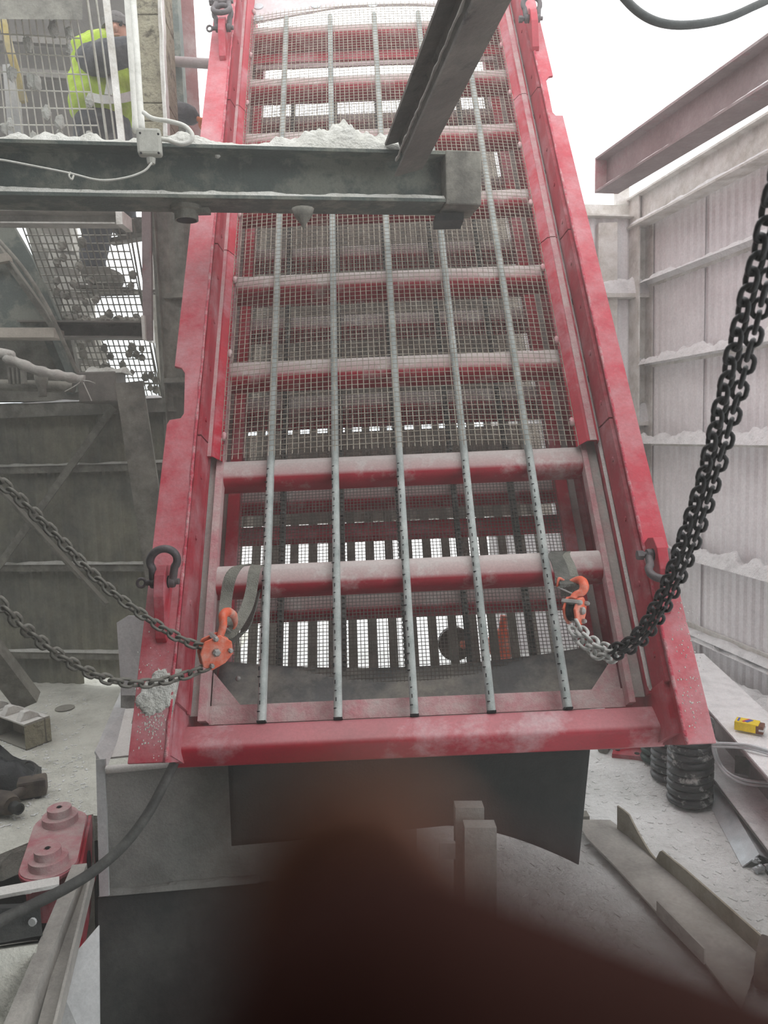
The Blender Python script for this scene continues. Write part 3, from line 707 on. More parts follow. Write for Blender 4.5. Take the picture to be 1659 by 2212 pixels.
hookblock(cR, (CR*.75-fwd*.65), (CU*1.0-CR*.1), 'smaller orange hook block seen edge on at the right sling',
          [W(x,y,z) for x,y,z in ((1237,1296,2.34),(1243,1286,2.35),(1258,1278,2.35),(1262,1264,2.36),(1252,1253,2.40),(1225,1262,2.44),(1208,1250,2.42),(1204,1268,2.41))], tri=.042)
# ---- slings
def sling(label, legs, m, name='web_sling'):
    t = thing(name, label, 'sling', W(*legs[0][0][0]))
    for pts, wd, wid, mm in legs:
        P = cr([W(*q) for q in pts], 5); MB().ribbon(P, wd, wid, .004).build('strap', mm, t, smooth='auto')
    return t
zt1 = 2.66
sling('pale frayed webbing sling looped over the red tube above the left hook', [
   ([(488,1352,2.42),(486,1325,2.48),(489,1290,2.58),(496,1252,2.585),(508,1230,2.61),(522,1221,2.66),(535,1221,2.74)], CR+CU*.15, .042, M_sling),
   ([(560,1222,2.74),(553,1224,2.66),(548,1240,2.60),(543,1275,2.575),(533,1312,2.52),(515,1345,2.45),(497,1368,2.42),(484,1372,2.41)], CR-CU*.1, .040, M_sling),
   ([(484,1372,2.44),(505,1382,2.45),(525,1368,2.52),(538,1335,2.60),(548,1300,2.7),(552,1282,2.78)], CR*.7+CU*.7, .055, M_slingd)], M_sling)
sling('grey webbing sling hung over the red tube at the right hook', [
   ([(1216,1262,2.42),(1214,1240,2.5),(1206,1215,2.56),(1200,1202,2.61),(1203,1194,2.66),(1212,1192,2.74)], CR, .050, M_slingd),
   ([(1232,1275,2.44),(1234,1255,2.5),(1226,1225,2.555),(1216,1205,2.60),(1214,1196,2.66),(1216,1193,2.74)], CR+CU*.1, .055, M_sling),
   ([(1222,1246,2.48),(1232,1262,2.40),(1234,1285,2.42)], CR, .068, M_slingd)], M_sling)

# ---- dust splashes stuck to the lower left flange
h = MB(); nr = 22
c0 = Dp(338,1502,hF+.001); vs = []; fs = []
for i in range(nr):
    for j in range(nr):
        a, b = (i/(nr-1)-.5)*.125, (j/(nr-1)-.5)*.17
        q = Vector((c0[0]+a+b*.12, c0[1]+b, 0)); f = 1-((a/.055)**2+(b/.075)**2)+.9*noise.fractal(q*22, .8, 2.1, 4)
        vs.append(Vector((q.x, q.y, hF+.0012+(min(.006,.012*f) if f > 0 else -.006))))
h.add(vs, [(i*nr+j,(i+1)*nr+j,(i+1)*nr+j+1,i*nr+j+1) for i in range(nr-1) for j in range(nr-1)])
part(h, 'dust_splash', M_dust, kind='stuff')
h = MB()
for i in range(260):
    u, v = Dp(random.gauss(328,16), random.gauss(1530,48), hF+.001)
    r = random.uniform(.0006,.0024); h.blob((u,v,hF+.0005), r, r*random.uniform(1,2.5), r*.6, 6, 4)
for i in range(160):
    u, v = Dp(random.uniform(1445,1520), random.uniform(1250,1590), hF+.001)
    if u < uRf+.01: continue
    r = random.uniform(.0008,.0026); h.blob((u,v,hF+.0005), r, r*random.uniform(1,2), r*.6, 6, 4)
part(h, 'dust_specks', M_dust, kind='stuff')

# orange housings glimpsed behind the lower mesh
t = thing('hoist_housing', 'rounded orange housing glimpsed through the lower mesh right of centre', 'hoist', W(1085,1392,3.75))
MB().blob(W(1085,1392,3.75), .075,.06,.085, 18, 12, .1).build('housing', M_orange, t, smooth=True)
MB().tube([W(1090,1330,3.75), W(1086,1360,3.75)], .022, 10).build('neck', M_orange, t, smooth='auto')
t = thing('hoist_housing', 'dark round drum with a small orange cap behind the lower mesh, near the third strip', 'hoist', W(985,1390,3.8))
MB().lathe([(.085,-.03),(.085,.03)], W(982,1390,3.8), fwd, 20).build('drum', M_tool, t, smooth='auto')
MB().blob(W(1001,1392,3.74), .022,.02,.022, 10, 8).build('cap', M_orange, t, smooth=True)
# ================================================================== UPPER LEFT: BEAMS, CONDUITS, PILLAR, WALKWAY
# foreground universal beam with dust on top
FB0 = W(-260, 374, 2.76); FB1 = W(952, 398, 3.13); UPZ = Vector((0,0,1))
t = thing('steel_beam', 'long grey I-beam crossing the upper left in front of the screen', 'beam', FB0)
fd = (FB1-FB0).normalized(); fs_ = fd.cross(UPZ).normalized()   # fs_ points toward the camera side
if fs_.y > 0: fs_ = -fs_
fu = fs_.cross(fd).normalized()
if fu.z < 0: fu = -fu
mb = MB(); mb.prism(Iprof(.19,.200,.013,.012), FB0-fd*3.6, FB1, UPZ); mb.build('web_and_flanges', M_beam, t)
h = MB(); h.heap(FB0+fu*-.088+fs_*.093, FB1-fu*.088+fs_*.093, -fs_*.06, .016, up=fu, nl=260, nw=4, seed=8, base=.8); h.build('flange_dust', M_dust, t, kind='stuff')
e1_ = FB1+fd*.075
mb = MB(); mb.prism(Bprof(.20,.215), FB1+fu*-.003, W(1027,402,3.15)-fs_*.0, UPZ); mb.build('end_box', M_steeld, t, bevel=.006)
mb = MB(); mb.box(W(968,478,3.2), .12,.14,.03); mb.build('under_bracket', M_chuted, t)
mb = MB(); c = W(655,468,2.95)
mb.lathe([(.045,.03),(.035,.0),(.012,-.028),(.002,-.05)], c, (0,0,1), 12); mb.build('dust_drip', M_steeld, t, smooth=True)
def henv(a):
    x = -260+a*(952+260)
    e = .50+.55*max(0, noise.noise(Vector((x*.02,0,0))))
    e += .85*math.exp(-((x-735)/70)**2)+.5*math.exp(-((x-640)/60)**2)+.5*math.exp(-((x-800)/60)**2)+.25*math.exp(-((x-400)/60)**2)
    if x > 860: e = .22
    return e
h = MB(); h.heap(FB0+fu*.10+fs_*.094, FB1+fu*.10+fs_*.094, -fs_*.185, .085, up=fu, nl=420, nw=14, seed=21, env=henv, base=.2)
tag(h.build('dust_pile', M_dust, smooth=False), 'crusted pale dust piled along the top of the long grey beam', 'dust', kind='stuff')
for i, (px, py, r) in enumerate(((415,322,.013),(470,338,.008),(385,308,.012),(360,300,.014))):
    o = MB().blob(W(px,py,2.9), r*1.4, r, r*.8, 8, 6, .5, seed=i).build('dust_clod', M_dust); tag(o, ['small grey clod on the long grey beam, third from the junction box','small grey clod on the long grey beam, furthest from the junction box','small grey clod on the long grey beam, second from the junction box','pale clod on the long grey beam, closest to the junction box'][i], 'stone', 'clods on the beam')
# clamp fitting under the beam
t = thing('pipe_socket', 'round dusty pipe socket hanging under the long grey beam', 'pipe fitting', W(400,462,2.98))
c = W(402,455,2.98)
mb = MB(); mb.lathe([(.062,.018),(.062,.0),(.047,-.004),(.047,-.038),(.030,-.038),(.030,-.02)], c, (0,0,1), 22); mb.build('socket', M_steeld, t, smooth='auto')
mb = MB(); mb.lathe([(.040,-.037),(.040,-.0395)], c, (0,0,1), 20); mb.build('bore', M_black, t)
mb = MB(); mb.box(c+Vector((.07,0,-.005)), .05,.04,.02); mb.build('side_lug', M_steeld, t)
# diagonal strut
p0 = W(872,338,3.00); p1 = W(1098,-170,1.72)
td = (p1-p0).normalized(); nf = ((EYE-p0.lerp(p1,.6)).normalized()+CR*.42-CU*.1).normalized()
mb = MB(); mb.prism(Iprof(.120,.135,.009,.008), p0, p1, nf)
t = thing('diagonal_strut', 'taupe I-beam strut rising steeply to the upper right from the beam', 'beam', p0); mb.build('strut_body', M_strut, t)
sd = td.cross(nf).normalized()
pts = []
for i in range(60):
    q = p0.lerp(p1, .02+i/60*.95)+nf*.062+sd*(-.060 if (sd.dot(CR) > 0) else .060); pts.append(q+Vector(noise.noise_vector(q*30))*.004)
mb = MB(); mb.tube(pts, [.004+.006*max(0,noise.noise(Vector((i*.35,0,0)))) for i in range(60)], 6); mb.build('dust_seam', M_plate, t, smooth=True)
# junction box, conduits, cables
t = thing('junction_box', 'square grey junction box with rounded corners on top of the beam', 'box', W(323,309,2.78))
Rb = Matrix((fd, -fs_, fu)).transposed()
mb = MB(); mb.box(W(323,309,2.78), .088,.05,.095, Rb); mb.build('cover', M_boxgr, t, bevel=.010)
for px, py in ((303,288),(342,290),(305,331),(343,331)):
    MB().lathe([(.004,0),(.004,.004)], W(px,py,2.75), (0,-1,0), 8).build('screw', M_black, t)
mb = MB(); mb.lathe([(.017,0),(.014,-.02)], W(326,342,2.76), (0,0,1), 10); mb.build('gland', M_boxgr, t)
def cable(name, lab, cat, pix, r, m, group=None, seg=8, n=8):
    o = MB().tube(cr([W(*q) for q in pix], n), r, seg).build(name, m, smooth=True); return tag(o, lab, cat, group)
cable('conduit_pipe', 'left white conduit pipe running up from the junction box', 'pipe', [(294,285,2.95),(288,200,3.0),(281,100,3.05),(274,0,3.1),(268,-90,3.15)], .0115, M_white)
cable('conduit_pipe', 'right white conduit pipe running up from the junction box', 'pipe', [(307,283,2.86),(301,200,2.92),(295,100,2.98),(288,0,3.05),(283,-90,3.1)], .0125, M_white)
cable('conduit_pipe', 'thin white pipe tucked behind the two conduits', 'pipe', [(290,282,3.1),(290,180,3.15),(284,60,3.2),(280,-90,3.2)], .010, M_white)
cable('flex_cable', 'thick white cable looping out to the right of the junction box', 'cable', [(310,243,2.85),(330,256,2.82),(365,262,2.8),(398,272,2.79),(415,290,2.78),(410,306,2.78),(390,311,2.78),(365,303,2.79),(348,300,2.79)], .0085, M_white)
cable('thin_cable', 'thin white cable sagging across the beam web to the left edge', 'cable', [(-60,340,2.60),(0,345,2.63),(70,358,2.66),(150,374,2.69),(215,389,2.71),(270,384,2.73),(310,370,2.745),(328,352,2.75)], .0038, M_white)
o = MB().tube(cr([W(152,372,2.67),W(149,380,2.66),W(155,388,2.66),W(159,379,2.67)],4), .0035, 6).build('cable_tie', M_boxgr); tag(o, 'small tie gripping the thin white cable', 'cable tie')
# thick pale plate at the very top left
mb = MB(); mb.hexa([W(-1400,36,3.7),W(178,42,3.8),W(178,42,4.2),W(-1400,36,4.1)], [W(-1400,-60,3.7),W(178,-30,3.8),W(178,-30,4.2),W(-1400,-60,4.1)])
tag(mb.build('platform_edge_beam', M_steeld), 'thick dusty slab edge at the top left corner', 'beam')
# concrete block pillar
wallp = thing('block_pillar', 'yellowish concrete block pillar behind the conduits', 'pillar', W(330,300,4.1))
for y0, y1 in ((-420,-272),(-270,-122),(-120,30),(32,221),(223,260),(262,318)):
    a0_, a1_ = 297+(y0)*.045, 350+(y0)*.052; b0_, b1_ = 297+(y1)*.045, 350+(y1)*.052
    Z0 = 4.05
    bq = [W(b0_-14,y1,Z0),W(b1_,y1,Z0),W(b1_,y1,Z0)+fwd*.22,W(b0_-14,y1,Z0)+fwd*.22]; tq = [W(a0_-14,y0,Z0),W(a1_,y0,Z0),W(a1_,y0,Z0)+fwd*.22,W(a0_-14,y0,Z0)+fwd*.22]
    MB().hexa(bq, tq).build('block', M_block, wallp, bevel=.004)
beam('edge_angle', 'pale dusty steel angle along the right edge of the block pillar', 'steel angle', Lprof(.035,.05,.006), W(352,-90,4.02), W(368,312,4.02), (0,-1,0), M_frame, segs=30, wob=.006)
beam('guard_post', 'flat pale guard post in front of the worker in the lime vest', 'post', Bprof(.036,.012), W(222,-70,3.95), W(264,312,3.95), (0,-1,0), M_frame)
# dark building behind the worker
mb = MB(); mb.hexa([W(-1200,345,6.4),W(398,345,6.4),W(398,345,6.7),W(-1200,345,6.7)], [W(-1200,-420,6.4),W(366,-420,6.4),W(366,-420,6.7),W(-1200,-420,6.7)])
o = mb.build('building_wall', M_dark); tag(o, 'dark brown wall of the raised cabin behind the worker', 'wall')
for i, (y0, y1) in enumerate(((78,96),(150,168))):
    beam('wall_rail', ['upper grey rail on the dark cabin wall behind the grid','lower grey rail on the dark cabin wall behind the grid'][i], 'rail', Bprof(.05,.06), W(-60,y0,6.3), W(200,y1,6.3), (0,0,1), M_strut)
beam('yellow_stanchion', 'thin yellow stanchion leaning behind the grid at the left edge', 'post', Bprof(.04,.03), W(-14,-30,4.6), W(52,220,4.6), (0,-1,0), mat('faded_yellow', (.42,.33,.12), (.4,.38,.3), .4, 9, .8))
beam('pale_stringer', 'pale broken steel strip hanging behind the grid at the left edge', 'steel strip', Bprof(.09,.02), W(22,140,4.7), W(36,305,4.7), (0,-1,0), M_pale)
beam('red_column', 'dull red I-column standing behind the pillar against the sky', 'column', Iprof(.12,.12,.012,.012), W(392,-120,5.6), W(422,420,5.6), (.35,-1,0), M_redcol)
beam('dark_column', 'dark grey column between the pillar and the red column', 'column', Bprof(.17,.1), W(354,-120,5.35), W(388,420,5.35), (0,-1,0), M_beam)
o = MB().tube([W(350,131,5.3),W(470,139,5.1)], .034, 12).build('tie_pipe', M_pink, smooth='auto'); tag(o, 'dusty pink pipe running from the dark column to the red screen', 'pipe')
# grids
def quadgrid(t, name, TL, TR, BR, BL, nx, ny, r, m):
    mb = MB()
    for i in range(nx+1):
        a = i/nx; mb.tube([TL.lerp(TR,a), BL.lerp(BR,a)], r, 5)
    mb.build(name, m, t, kind='stuff')
    mb = MB()
    for j in range(ny+1):
        b = j/ny; mb.tube([TL.lerp(BL,b), TR.lerp(BR,b)], r, 5)
    mb.build('cross_wires', m, t, kind='stuff')
g1 = thing('guard_grid', 'dusty wire guard grid in the top left corner above the beam', 'grid', W(100,300,4.2))
quadgrid(g1, 'long_wires', W(-44,28,3.95), W(166,42,3.95), W(219,306,4.35), W(-18,306,4.35), 14, 7, .0042, M_grid)
o = MB().tube([W(180,-60,3.95),W(232,306,4.35)], .0075, 6).build('edge_rod', M_grid, g1); o = MB().tube([W(200,-60,3.95),W(249,306,4.35)], .0055, 6).build('edge_rod', M_grid, g1)
g2 = thing('sloping_grid', 'long sloping wire grid below the beam, clogged with stones', 'grid', W(250,850,5.4))
quadgrid(g2, 'long_wires', W(42,472,4.5), W(266,472,4.5), W(352,868,5.45), W(190,868,5.45), 16, 26, .0048, M_steeld)
for a in ((276,472,4.5,346,868,5.45),(287,472,4.5,353,868,5.45)):
    MB().tube([W(*a[:3]),W(*a[3:])], .006, 6).build('edge_rod', M_steeld, g2)
def quadpt(a, b): return W(42,472,4.5).lerp(W(266,472,4.5),a).lerp(W(190,868,5.45).lerp(W(352,868,5.45),a), b)
sp = [(.97,.27),(.55,.12),(.35,.12),(.22,.2),(.3,.18),(.45,.22),(.15,.3),(.12,.36),(.2,.38),(.33,.32),(.25,.45),(.4,.42),(.3,.5),(.2,.55),(.12,.5),(.35,.58),(.42,.55),(.5,.6),(.28,.62),(.2,.66),(.6,.48),(.66,.52),(.7,.5),(.68,.54),(.9,.5),(.93,.53),(.88,.54),(.55,.58),(.6,.6),(.93,.33),(.78,.66),(.82,.7),(.86,.72),(.72,.7),(.9,.68),(.5,.72),(.4,.78),(.62,.8),(.68,.82),(.93,.83),(.85,.85),(.96,.87),(.8,.88),(.9,.9),(.94,.92),(.6,.76),(.45,.66),(.52,.3),(.5,.4),(.1,.62),(.15,.7),(.55,.88),(.35,.86),(.75,.93)]
for i, (a, b) in enumerate(sp):
    r = .020+.010*random.random()
    q = quadpt(a, b)+Vector((random.uniform(-.01,.01),-.012,random.uniform(-.01,.01)))
    o = MB().blob(q, r, r*.8, r*1.1, 8, 6, .55, seed=i*3.1).build('stone', M_steeld); tag(o, 'grey stone wedged in the long sloping grid below the beam', 'stone', 'stones on the sloping grid')
def q1(a, b): return W(-44,28,3.95).lerp(W(166,42,3.95),a).lerp(W(-18,306,4.35).lerp(W(219,306,4.35),a), b)
for i, (a, b) in enumerate(((.47,.22),(.75,.1),(.87,.24),(.9,.12),(.45,.5),(.5,.52),(.27,.45),(.97,.66),(.55,.76),(.66,.84),(.64,.95),(.9,.97),(.2,.86),(.14,.9),(.4,.98))):
    r = .022+.010*random.random()
    o = MB().blob(q1(a,b)+Vector((0,-.015,0)), r*.9, r*.8, r*1.4, 8, 6, .5, seed=i*7.7).build('stone', M_dust); tag(o, 'pale stone caught in the guard grid above the beam', 'stone', 'stones on the guard grid')
# stair treads / beams below
t = thing('cross_channel', 'brown dusty channel carrying stones under the sloping grid', 'beam', W(230,718,5.0))
mb = MB(); mb.prism(Cprof(.14,.105,.01), W(60,716,4.85), W(318,718,4.85), (0,0,1)); mb.build('channel_body', M_strut, t)
mb = MB(); mb.box(W(320,712,4.8), .02,.2,.15); mb.build('end_plate', M_frame, t)
for i in range(15):
    r = .020+.009*random.random()
    o = MB().blob(W(172+i*10.2,697-random.random()*8,4.80), r, r*.8, r, 8, 6, .5, seed=i*2.2).build('stone', M_steeld); tag(o, 'grey stone in the row heaped along the brown channel', 'stone', 'stones on the brown channel')
t = thing('tread_plate', 'dusty folded tread just below the left part of the beam', 'step', W(150,480,4.2))
mb = MB(); mb.prism(Cprof(.10,.075,.008), W(-80,477,4.15), W(262,479,4.15), (0,0,1)); mb.build('tread_body', M_plate, t)
mb = MB(); mb.box(W(268,478,4.12), .035,.16,.075); mb.build('end_plate', M_frame, t)
beam('handrail_post', 'pale flat post beside the sloping grid against the sky', 'post', Bprof(.058,.03), W(317,430,4.7), W(320,735,4.75), (0,-1,0), M_pink)
beam('handrail_post', 'thin leaning angle right of the pale flat post', 'post', Bprof(.03,.03), W(318,455,5.0), W(350,860,5.6), (0,-1,0), M_frame)
o = MB().tube([W(290,827,5.2),W(400,829,5.0)], .006, 6).build('tie_rod', M_steeld); tag(o, 'thin horizontal rod at the notch of the left screen flange', 'rod')
# hopper and machinery at the far left
t = thing('hopper', 'dark blue grey steel hopper side at the far left under the beam', 'hopper', W(20,700,4.6))
mb = MB(); pr = [W(x,y,4.75) for x, y in ((-700,420),(18,470),(70,560),(128,690),(116,712),(-700,712))]; mb.poly(pr, fwd*.05); mb.build('side_panel', M_beam, t)
for a, b in (((-10,512),(132,712)),):
    mb = MB(); mb.prism(Lprof(.05,.05,.008), W(*a,4.7), W(*b,4.7), (0,-1,0)); mb.build('edge_angle', M_steeld, t)
mb = MB(); mb.prism(Bprof(.16,.06), W(-700,722,4.62), W(128,722,4.68), (0,0,1)); mb.build('bottom_flange', M_tan, t)
mb = MB(); mb.prism(Bprof(.05,.05), W(-60,572,4.66), W(22,556,4.66), (0,0,1)); mb.build('rib', M_tan, t)
beam('leg_channel', 'steep channel leg below the dark hopper', 'beam', Cprof(.06,.10,.008), W(118,720,4.9), W(170,846,5.0), (-.3,-1,0), M_beam)
beam('side_panel', 'pale sliver of sheet between hopper and sloping grid', 'sheet', Bprof(.05,.006), W(32,510,4.95), W(176,850,5.3), (0,-1,0), M_pale)
mb = MB(); pr = [W(x,y,5.0) for x, y in ((-1000,722),(150,722),(180,866),(-1000,872))]; mb.poly(pr, fwd*.06)
tag(mb.build('backing_panel', M_steeld), 'dusty brown grey panel behind the pipe at the far left', 'panel')
cable('dusty_hose', 'thin dusty hose following the edge of the sloping grid', 'hose', [(-20,500,4.55),(50,580,4.55),(100,660,4.55),(140,745,4.6),(165,800,4.65),(188,835,4.7)], .013, M_steeld)
cable('wrapped_pipe', 'thick dust-caked wrapped pipe sloping down at the far left', 'pipe', [(-700,600,4.2),(-40,752,4.3),(20,775,4.3),(80,800,4.32),(135,812,4.35),(182,822,4.38)], [.030+.004*math.sin(i*1.3) for i in range(41)], M_plate)
mb = MB(); mb.box(W(222,838,4.72), .24,.2,.19); o = mb.build('rusty_box', M_strut, bevel=.01); tag(o, 'brown dust-topped steel box above the left wall', 'box')
h = MB(); c = W(222,806,4.62); h.heap(c+Vector((-.12,-.0,-.0)), c+Vector((.12,0,0)), Vector((0,.2,0)), .05, nl=30, nw=8, seed=4); tag(h.build('dust_cap', M_dust, kind='stuff'), 'straw-like dust crust on top of the brown steel box', 'dust', kind='stuff')
t = thing('valve_body', 'dusty finned valve body with a pipe stub at the far left', 'valve', W(60,830,4.6))
mb = MB(); mb.tube([W(-800,810,4.62),W(160,836,4.66)], .035, 12); mb.build('pipe', M_steeld, t, smooth='auto')
for i in range(4): MB().box(W(24+i*9,812,4.55), .012,.06,.10).build('fin', M_steeld, t)
mb = MB(); mb.lathe([(.035,.10),(.04,.04),(.035,.0),(.024,-.03),(.024,-.08),(.018,-.08),(.018,-.06)], W(90,828,4.52), (0,0,1), 16); mb.build('stub', M_steeld, t, smooth='auto')
for i, pp in enumerate((((178,822,4.36),(160,835,4.33),(140,846,4.33)), ((178,822,4.36),(190,848,4.33),(198,866,4.33)), ((178,822,4.36),(192,823,4.3),(206,828,4.3)))):
    o = MB().tube(cr([W(*q) for q in pp],4), .003, 5).build('tie_strand', M_plate); tag(o, ['loose fibre strand trailing left from the end of the wrapped pipe','loose fibre strand hanging straight down from the wrapped pipe','loose fibre strand sticking out right from the wrapped pipe'][i], 'strand', 'strands on the wrapped pipe')
# ---------------------------------------------------------------- the worker
def skin(name, nodes, edges, m, parent, sub=2, root=0):
    me = bpy.data.meshes.new(name); inv = MATRIX[parent.name].inverted() if parent else Matrix()
    me.from_pydata([tuple(inv@n_2[0]) for n_2 in nodes], edges, []); me.materials.append(m)
    o = bpy.data.objects.new(name, me); COL.objects.link(o)
    if parent: o.parent = parent; MATRIX[o.name] = MATRIX[parent.name]
    s = o.modifiers.new('skin', 'SKIN'); s.use_smooth_shade = True; s.branch_smoothing = .4
    for i, n_2 in enumerate(nodes):
        r = n_2[1]; r = r if isinstance(r, tuple) else (r, r)
        me.skin_vertices[0].data[i].radius = r; me.skin_vertices[0].data[i].use_root = (i == root)
    ss = o.modifiers.new('sub', 'SUBSURF'); ss.levels = sub; ss.render_levels = sub
    return o
ZP = 5.05
def P_(x, y, dz=0): return W(x, y, ZP+dz)
wk = thing('person', 'worker in a lime hi-vis vest and grey knit hat behind the block pillar', 'person', P_(215,622))
body = skin('body', [(P_(222,292),(.11,.08)),(P_(222,215),(.10,.08)),(P_(226,140),(.12,.08)),(P_(250,100,-.02),.05),(P_(254,82,-.04),.055),
   (P_(190,120),.05),(P_(205,150,-.22),.04),(P_(270,112,-.30),.03),(P_(300,106,-.30),.03),
   (P_(268,130),.05),(P_(325,200,.02),.04),(P_(390,243,-.05),.032),(P_(428,257,-.05),.030),
   (P_(205,322),.07),(P_(214,430,-.1),.05),(P_(206,520,0),.04),(P_(200,575,0),.03),(P_(240,322),.07),(P_(262,400,-.12),.05),(P_(262,470,.1),.035)],
   [(0,1),(1,2),(2,3),(3,4),(2,5),(5,6),(6,7),(7,8),(2,9),(9,10),(10,11),(11,12),(0,13),(13,14),(14,15),(15,16),(0,17),(17,18),(18,19)], M_skin, wk)
def clothes(name, parts_, m):
    b_ = MB()
    for pts, rs in parts_:
        P = cr(pts, 5); n = len(P); m_ = len(rs)-1
        rr_ = [rs[min(m_-1,int(i/(n-1)*m_))]*(1-(i/(n-1)*m_-min(m_-1,int(i/(n-1)*m_))))+rs[min(m_-1,int(i/(n-1)*m_))+1]*(i/(n-1)*m_-min(m_-1,int(i/(n-1)*m_))) for i in range(n)]
        rr_ = [r*(1+.10*noise.noise(q*14)) for r, q in zip(rr_, P)]
        b_.tube(P, rr_, 18)
        b_.blob(P[0], rr_[0], rr_[0], rr_[0], 14, 10); b_.blob(P[-1], rr_[-1]*.98, rr_[-1]*.98, rr_[-1]*.98, 14, 10)
    o = b_.build(name, m, wk, smooth=True); r = o.modifiers.new('remesh','REMESH'); r.mode = 'VOXEL'; r.voxel_size = .014; r.use_smooth_shade = True
    s_ = o.modifiers.new('smooth','SMOOTH'); s_.factor = .5; s_.iterations = 2
    tx = bpy.data.textures.get('folds') or bpy.data.textures.new('folds','CLOUDS'); tx.noise_scale = .10
    d_ = o.modifiers.new('folds','DISPLACE'); d_.texture = tx; d_.strength = .035; d_.mid_level = .5
    return o
clothes('jacket', [([P_(222,262),P_(222,215),P_(228,150),P_(236,112)], (.19,.18,.19,.13)), ([P_(196,122),P_(203,134,-.18),P_(240,118,-.30),P_(285,110,-.32)], (.10,.105,.095,.085)), ([P_(262,128),P_(325,200,.02),P_(372,236,-.05),P_(412,251,-.05)], (.10,.085,.072,.062))], M_cloth)
clothes('vest', [([P_(221,226),P_(222,200),P_(226,158),P_(232,118)], (.215,.21,.215,.15)), ([P_(192,118,.02),P_(230,115),P_(268,122,.02)], (.125,.15,.125))], M_vest)
for pts in ([P_(152,190,-.1),P_(185,206,-.20),P_(225,215,-.245),P_(265,212,-.20),P_(290,205,-.1)],):
    MB().ribbon(cr(pts,5), -CU, .055, .006).build('reflective_strip', M_refl, wk, smooth='auto')
MB().ribbon(cr([P_(246,140,-.20),P_(239,175,-.235),P_(234,205,-.245)],5), CR, .05, .006).build('reflective_strip', M_refl, wk, smooth='auto')
clothes('trousers', [([P_(222,250),P_(222,292)], (.185,.185)), ([P_(203,310),P_(214,430,-.1),P_(207,510,0),P_(201,578,0)], (.13,.11,.095,.085)), ([P_(242,310),P_(262,400,-.12),P_(266,455,.1),P_(270,490,.15)], (.13,.105,.09,.08))], M_cloth)
# head
hc = P_(254,72,-.06)
hd = MB(); hd.blob(hc, .078,.095,.115, 20, 16); hd.blob(hc+Vector((0.02,-.097,-.015)), .014,.024,.024, 8, 6)
hd.blob(hc+Vector((-.075,.0,-.01)), .012,.022,.034, 8, 6); hd.blob(hc+Vector((.078,.0,-.01)), .012,.022,.034, 8, 6)
hd.blob(hc+Vector((.02,-.088,-.055)), .026,.010,.008, 8, 6)
head = hd.build('head', M_skin, wk, smooth=True)
for s in (-1,1): MB().blob(hc+Vector((.018+s*.032,-.082,.010)), .012,.010,.007, 8, 6).build('eye', M_black, head, smooth=True)
for s in (-1,1): MB().box(hc+Vector((.018+s*.032,-.088,.026)), .032,.012,.007).build('eyebrow', M_bag, head)
hb = MB(); sg = 40; vs = []; rg = 9
for i in range(rg+1):
    ph = (math.pi/2)*i/rg
    for k in range(sg):
        th = 2*math.pi*k/sg; r = 1+.03*(k%2); vs.append(hc+Vector((.088*math.cos(ph)*math.cos(th)*r, .104*math.cos(ph)*math.sin(th)*r, .028+.105*math.sin(ph))))
hb.add(vs, [(i*sg+k, i*sg+(k+1)%sg, (i+1)*sg+(k+1)%sg, (i+1)*sg+k) for i in range(rg) for k in range(sg)])
hb.build('knit_hat', M_hat, wk)
hb = MB(); hb.lathe([(.092,-.018),(.099,-.018),(.099,.026),(.092,.026)], hc+Vector((0,0,.042)), (0,0,1), 28); hb.build('hat_brim', M_hat, wk, smooth='auto')
# hands with fingers
def hand(c, dirv, palm, m, nm):
    d = dirv.normalized(); pn = (palm-d*palm.dot(d)).normalized(); s = d.cross(pn)
    nodes = [(c,(.024,.018)),(c+d*.05,(.036,.016)),(c+d*.085,(.036,.014))]; ed = [(0,1),(1,2)]
    for i in range(4):
        o_ = (i-1.5)*.019; L_ = (.062,.072,.068,.052)[i]; b = len(nodes)
        nodes += [(c+d*.092+s*o_,.009),(c+d*(.092+L_*.5)+s*o_*1.1+pn*.012,.0085),(c+d*(.092+L_*.8)+s*o_*1.1+pn*.04,.0075)]; ed += [(2,b),(b,b+1),(b+1,b+2)]
    b = len(nodes); nodes += [(c+d*.04+s*-.04,.011),(c+d*.07+s*-.06+pn*.015,.010)]; ed += [(1,b),(b,b+1)]
    return skin(nm, nodes, ed, m, wk, 1)
hand(P_(422,255,-.05), (W(445,262,ZP)-W(422,255,ZP)), fwd, M_glove, 'glove')
hand(P_(288,109,-.31), CR+CU*.1, fwd, M_glove, 'glove')
# boots
def boot(ax, ay, tx, ty, dz=0):
    a = P_(ax, ay, dz); tt = P_(tx, ty, dz-.05)
    b = skin('boot', [(a+Vector((0,0,.04)),.085),(a-Vector((0,0,.07)),(.088,.085)),(a.lerp(tt,.5)-Vector((0,0,.03)),(.082,.070)),(tt,(.070,.055))], [(0,1),(1,2),(2,3)], M_boot, wk, 2)
    s0 = a-Vector((.085,0,.150)); s1 = tt+Vector((.06,0,-.050))
    MB().prism(Rprof(.11,.032,.012), s0, s1, (0,0,1)).build('sole', M_boot, b)
boot(196,572,268,612)
boot(262,474,325,490,.1)
t = thing('walkway_grating', 'thin walkway grating under the worker boot', 'grating', W(230,632,5.0))
zz = W(230,630,4.95).z
mb = MB()
for i in range(26): mb.box((W(170,630,5.0).x+i*.022, W(230,630,5.0).y+.02, zz), .004,.12,.012)
mb.build('bearing_bars', M_steeld, t, kind='stuff')
mb = MB()
for i in range(2): mb.box((W(170,630,5.0).x+.28, W(230,630,5.0).y-.03+i*.10, zz), .56,.005,.014)
mb.build('cross_bars', M_steeld, t, kind='stuff')

